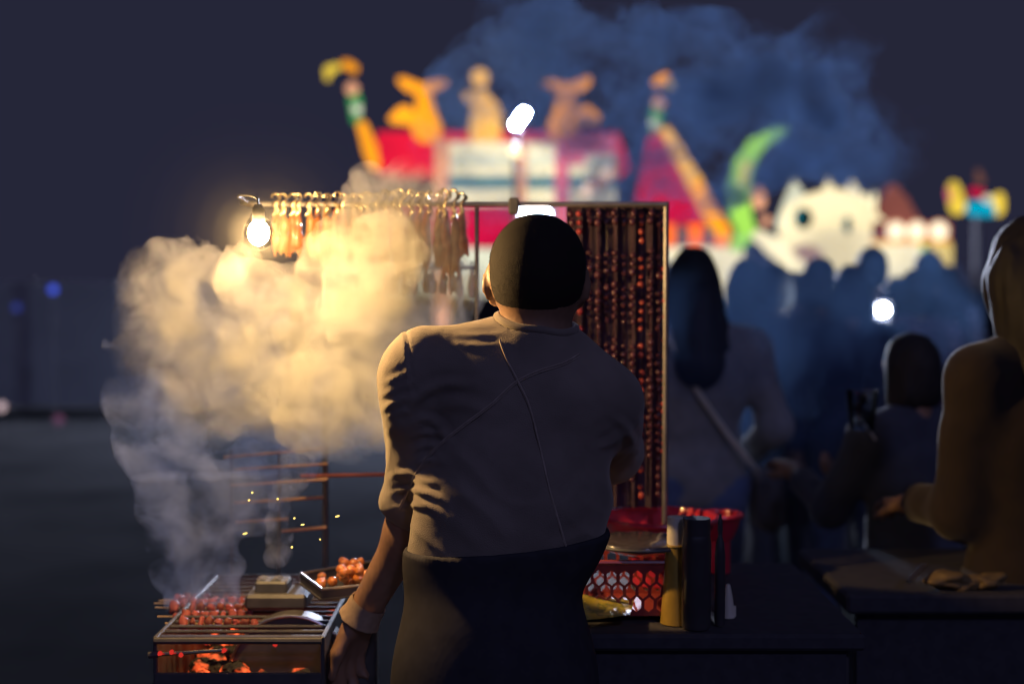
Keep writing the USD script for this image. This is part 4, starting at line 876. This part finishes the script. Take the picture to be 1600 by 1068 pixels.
# green crescent horn
horn = thing('horn_lantern', 'tall green crescent horn lantern with yellow belly and peach knobs', 'lantern', loc=tuple(at(1165, 440, F - 1.5) * (1, 1, 0)))
obj('horn', lant([(1226, 202), (1205, 212), (1180, 228), (1163, 256), (1154, 295), (1157, 335), (1168, 362), (1150, 384)], (7, 9, 12, 15, 17, 16, 13, 11), F - 1.5, h=.05), L_LIME, horn, smooth=True)
obj('belly', lant([(1166, 258), (1160, 288)], (9, 8), F - 1.68), glow('silk_butter', (245, 225, 120), .95), horn, smooth=True)
obj('knob', lant([(1184, 302), (1186, 318)], (11, 10), F - 1.6), L_PEACH, horn, smooth=True); obj('knob', lant([(1197, 345)], (9,), F - 1.6), L_PEACH, horn, smooth=True)
obj('stem', lant([(1166, 372), (1168, 462)], (6, 6), F - 1.4), DUSK, horn, smooth=True)
# white spiky creature with two dark eyes
C0 = F - 2
cr = thing('creature_lantern', 'glowing white creature lantern with spiky crown and two dark green eyes', 'lantern', loc=tuple(at(1300, 440, C0) * (1, 1, 0)))
obj('head', nets(union([ell(at(1300, 365, C0), (.70, .45, .62)), ell(at(1250, 350, C0), (.30, .40, .36)), ell(at(1370, 368, C0 - .1), (.20, .30, .24)), cone(at(1320, 400, C0), at(1325, 480, C0), .5, .42)], .12), .06), glow('silk_ivory', (240, 222, 175), 1.4, .7, .3), cr, smooth=True)
obj('ear', nets(union([cone(at(1246, 345, C0), at(1240, 280, C0), .30, .03)], .02), .05), L_PALE, cr, smooth=True)
for a, b, r in (((1300, 330), (1293, 276), .17), ((1318, 325), (1316, 292), .15), ((1335, 320), (1330, 280), .17), ((1350, 325), (1352, 300), .13), ((1358, 335), (1370, 296), .09)):
    obj('crown_spike', nets(union([cone(at(*a, C0), at(*b, C0), r, .025)], .02), .05), L_CREAM, cr, smooth=True)
EYE = paint('eye_paint', (.004, .03, .03), .95, 5, .2, specular_ior_level=.0)
for u, v, rx, rz in ((1255, 341, .13, .145), (1324, 351, .06, .12)):
    obj('eye', ball(at(u, v, C0 - .46 if u < 1300 else C0 - .47), (rx, .06, rz), 3), EYE, cr, smooth=True)
obj('belly', nets(union([ell(at(1262, 410, C0 - .1), (.30, .35, .34))], .02), .06), glow('silk_blush', (190, 150, 135), .8), cr, smooth=True)
obj('arm', lant([(1184, 368), (1210, 386), (1252, 424)], (10, 14, 13), C0 - .4), L_CREAM, cr, smooth=True)
# brown cone and lamp-topped stall
hut = thing('cone_lantern', 'dim brown cone lantern behind the three round stall lamps', 'lantern', loc=tuple(at(1398, 440, F) * (1, 1, 0)))
obj('cone', nets(union([cone(at(1395, 350, F), at(1394, 300, F), .36, .13), cone(at(1418, 350, F + .3), at(1410, 310, F + .3), .2, .08)], .1), .06), glow('silk_brown', (150, 85, 75), .8, 1., .3), hut, smooth=True); obj('stem', box(at(1395, 440, F) * (1, 1, 0) + (0, 0, .9), (.3, .3, 1.8)), DUSK, hut)
S0 = F - 3
st = thing('sign_stall', 'fair stall with glowing cream sign and green edge under three round lamps', 'stall', loc=tuple(at(1440, 440, S0) * (1, 1, 0)))
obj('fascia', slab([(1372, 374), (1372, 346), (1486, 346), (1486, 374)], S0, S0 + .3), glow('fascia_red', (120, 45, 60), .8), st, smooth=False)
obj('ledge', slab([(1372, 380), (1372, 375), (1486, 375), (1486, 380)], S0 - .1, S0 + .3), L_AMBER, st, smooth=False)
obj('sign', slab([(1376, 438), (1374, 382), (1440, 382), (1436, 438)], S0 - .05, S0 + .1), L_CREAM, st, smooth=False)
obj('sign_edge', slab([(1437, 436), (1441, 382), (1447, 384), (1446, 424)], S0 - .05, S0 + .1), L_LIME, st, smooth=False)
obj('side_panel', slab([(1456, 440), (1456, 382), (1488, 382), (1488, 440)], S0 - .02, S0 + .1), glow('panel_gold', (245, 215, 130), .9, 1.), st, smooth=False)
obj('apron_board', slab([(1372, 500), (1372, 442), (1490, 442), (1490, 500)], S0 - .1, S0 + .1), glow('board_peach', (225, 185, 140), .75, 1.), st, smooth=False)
obj('counter', slab([(1372, 600), (1372, 502), (1490, 502), (1490, 600)], S0 - .2, S0 + .2), DUSK, st, smooth=False)
LAMPW = glow('stall_lamp', (255, 240, 205), 1.5)
for u in (1400, 1432, 1467):
    obj('round_lamp', ball(at(u, 361, S0 - .12), (.115, .07, .115), 3), LAMPW, st, smooth=True); obj('lamp_ring', trimesh.creation.torus(.125, .02, 32, 8).apply_transform(trimesh.transformations.rotation_matrix(math.pi / 2, [1, 0, 0])).apply_translation(at(u, 361, S0 - .06)), L_PEACH, st)
# butterfly-like figure above the right
cl = thing('winged_lantern', 'colourful winged lantern with yellow lobes and cyan front, above the crowd at the far stall', 'lantern', loc=tuple(at(1525, 440, F + 2) * (1, 1, 0)))
for l, r, mt in (([(1490, 292), (1496, 322)], (10, 14), L_YEL), ([(1484, 298), (1487, 316)], (7, 7), L_PINK), ([(1561, 308), (1558, 326)], (9, 12), L_YEL), ([(1520, 325), (1548, 328)], (13, 11), L_CYAN), ([(1544, 312)], (9,), L_PALE), ([(1528, 268), (1532, 282)], (5, 8), glow('silk_umber', (120, 80, 70), .8)), ([(1520, 300), (1532, 302)], (8, 8), L_CRIM)):
    obj('wing' if mt is not L_CYAN else 'front', lant(l, r, F + 2), mt, cl, smooth=True)
obj('mast', tube([at(1525, 440, F + 2) * (1, 1, 0), at(1525, 330, F + 2)], .05, 10), DUSK, cl)
# lamps
FLOOD = glow('flood_tube', (222, 230, 255), FLOODK); PANEL = glow('led_panel', (190, 215, 255), PANELK)
fl = thing('flood_lamp', 'tilted white tube lamp shining high on a mast before the temple gate', 'lamp', loc=tuple(at(806, 440, F - 3) * (1, 1, 0)))
a, b = at(805, 197, F - 3), at(820, 175, F - 3); obj('tube', tube([a, b], .03, 14), FLOOD, fl)
obj('mast', tube([at(806, 440, F - 3) * (1, 1, 0), at(806, 206, F - 3)], .035, 10), DUSK, fl); obj('clamp', ball(at(806, 204, F - 3), .06), DUSK, fl)
sb = at(805, 237, F - 3.1); sl = thing('round_bulb', 'dim round bulb on the mast below the tilted tube lamp', 'bulb', loc=tuple(sb)); obj('globe', ball(sb, .07, 3), glow('globe', (255, 235, 180), 2.6), sl, smooth=True); obj('socket', tube([sb + (0, .02, .05), sb + (0, .06, .12)], .03, 8), DUSK, sl)
pb = at(836, 333, F - 6); pn = thing('lamp_panel', 'bright white rectangular lamp panel glowing just above the head of the leaning man', 'lamp', loc=tuple(pb * (1, 1, 0)))
obj('panel', box(pb, (.22, .04, .06), .008), PANEL, pn); obj('back', box(pb + (0, .035, 0), (.32, .02, .08), .004), DUSK, pn); obj('pole', tube([pb * (1, 1, 0) + (0, .05, 0), pb + (0, .05, -.06)], .025, 8), DUSK, pn)
for i, (u, v, k) in enumerate(((918, 297, 1), (948, 272, 1))):
    c = at(u, v, F - 4); s = thing('fair_bulb', ('lower peach bulb of the pair hanging over the bead curtain', 'upper peach bulb of the pair hanging over the bead curtain')[i], 'bulb', loc=tuple(c))
    obj('globe', ball(c, .075, 3), glow('peach_bulb', (255, 215, 180), 2.2) if i == 0 else stage.GetPrimAtPath('/World/Looks/peach_bulb') and UsdShade.Material.Get(stage, '/World/Looks/peach_bulb'), s, smooth=True); obj('socket', tube([c + (0, 0, .07), c + (0, 0, .13)], .03, 8), DUSK, s)
g_ = thing('garland', 'orange lit garland joining the pair of peach bulbs', 'garland', loc=tuple(at(933, 285, F - 4)))
obj('strip', lant([(912, 304), (925, 289), (940, 284), (960, 268)], (8, 8, 8, 8), F - 3.95), glow('garland_orange', (250, 170, 120), .9), g_, smooth=True); obj('wire', tube([at(800, 330, F - 3.9), at(912, 304, F - 3.9), at(960, 262, F - 3.9), at(1100, 240, F - 3.9)], .01, 6, 30), DUSK, g_)
for u, v, d, rgb, k, lab in ((1472, 598, 8.5, (255, 130, 90), 1.2, 'orange round lamp lowest in the column of far stall lights'), (1470, 566, 8.6, (200, 60, 80), .9, 'red round lamp second lowest among the far stall lights'), (1486, 545, 9.0, (190, 130, 130), .7, 'dusky pink lamp beside the column of far stall lights'),
                             (1470, 515, 9.0, (180, 95, 90), .7, 'dull red lamp topmost in the column of far stall lights'), (1452, 490, 9.4, (215, 205, 190), .9, 'small cream lamp behind the shawled figure'), (1176, 712, 6.2, (0, 190, 90), 1.0, 'tiny green light low behind the woman in white'),
                             (83, 452, 15.5, (60, 80, 200), 1.1, 'distant blue lamp left of the smoke'), (26, 480, 15.8, (40, 50, 120), .9, 'faint blue lamp near the dark horizon'), (2, 635, 14., (190, 165, 170), .9, 'faint pinkish lamp low in the dark'), (92, 655, 13.5, (90, 55, 80), .8, 'very dim plum lamp low in the dark'), (1362, 792, 6.5, (0, 0, 0), 0, '')):
    if not k: continue
    c = at(u, v, d); r = .045
    if u == 1176: r = .012
    s = thing('far_lamp', lab, 'lamp', loc=tuple(c)); obj('globe', ball(c, r, 3), glow('far_lamp_%d_%d' % (u, v), rgb, k * 1.5), s, smooth=True); obj('stand', tube([c * (1, 1, 0), c - (0, 0, r * .8)], .004, 6), DUSK, s)

# pale hoarding along the unlit side of the ground
CANVAS = paint('hoarding_board', (.24, .24, .26), .95, 2.5, .12)
hd = thing('hoarding', 'low pale board hoarding along the dark edge of the ground beyond the grill', 'hoarding', loc=(-9., 17.2, 0))
for k in range(13):
    x0 = -15.5 + k * 1.02; obj('board', box((x0, 17.2 + .04 * (k % 2), .79), (1.08, .03, 1.5), .005), CANVAS, hd, smooth=False)
    if k: obj('post', box((x0 - .51, 17.28, .8), (.06, .06, 1.56)), DUSK, hd, smooth=False)
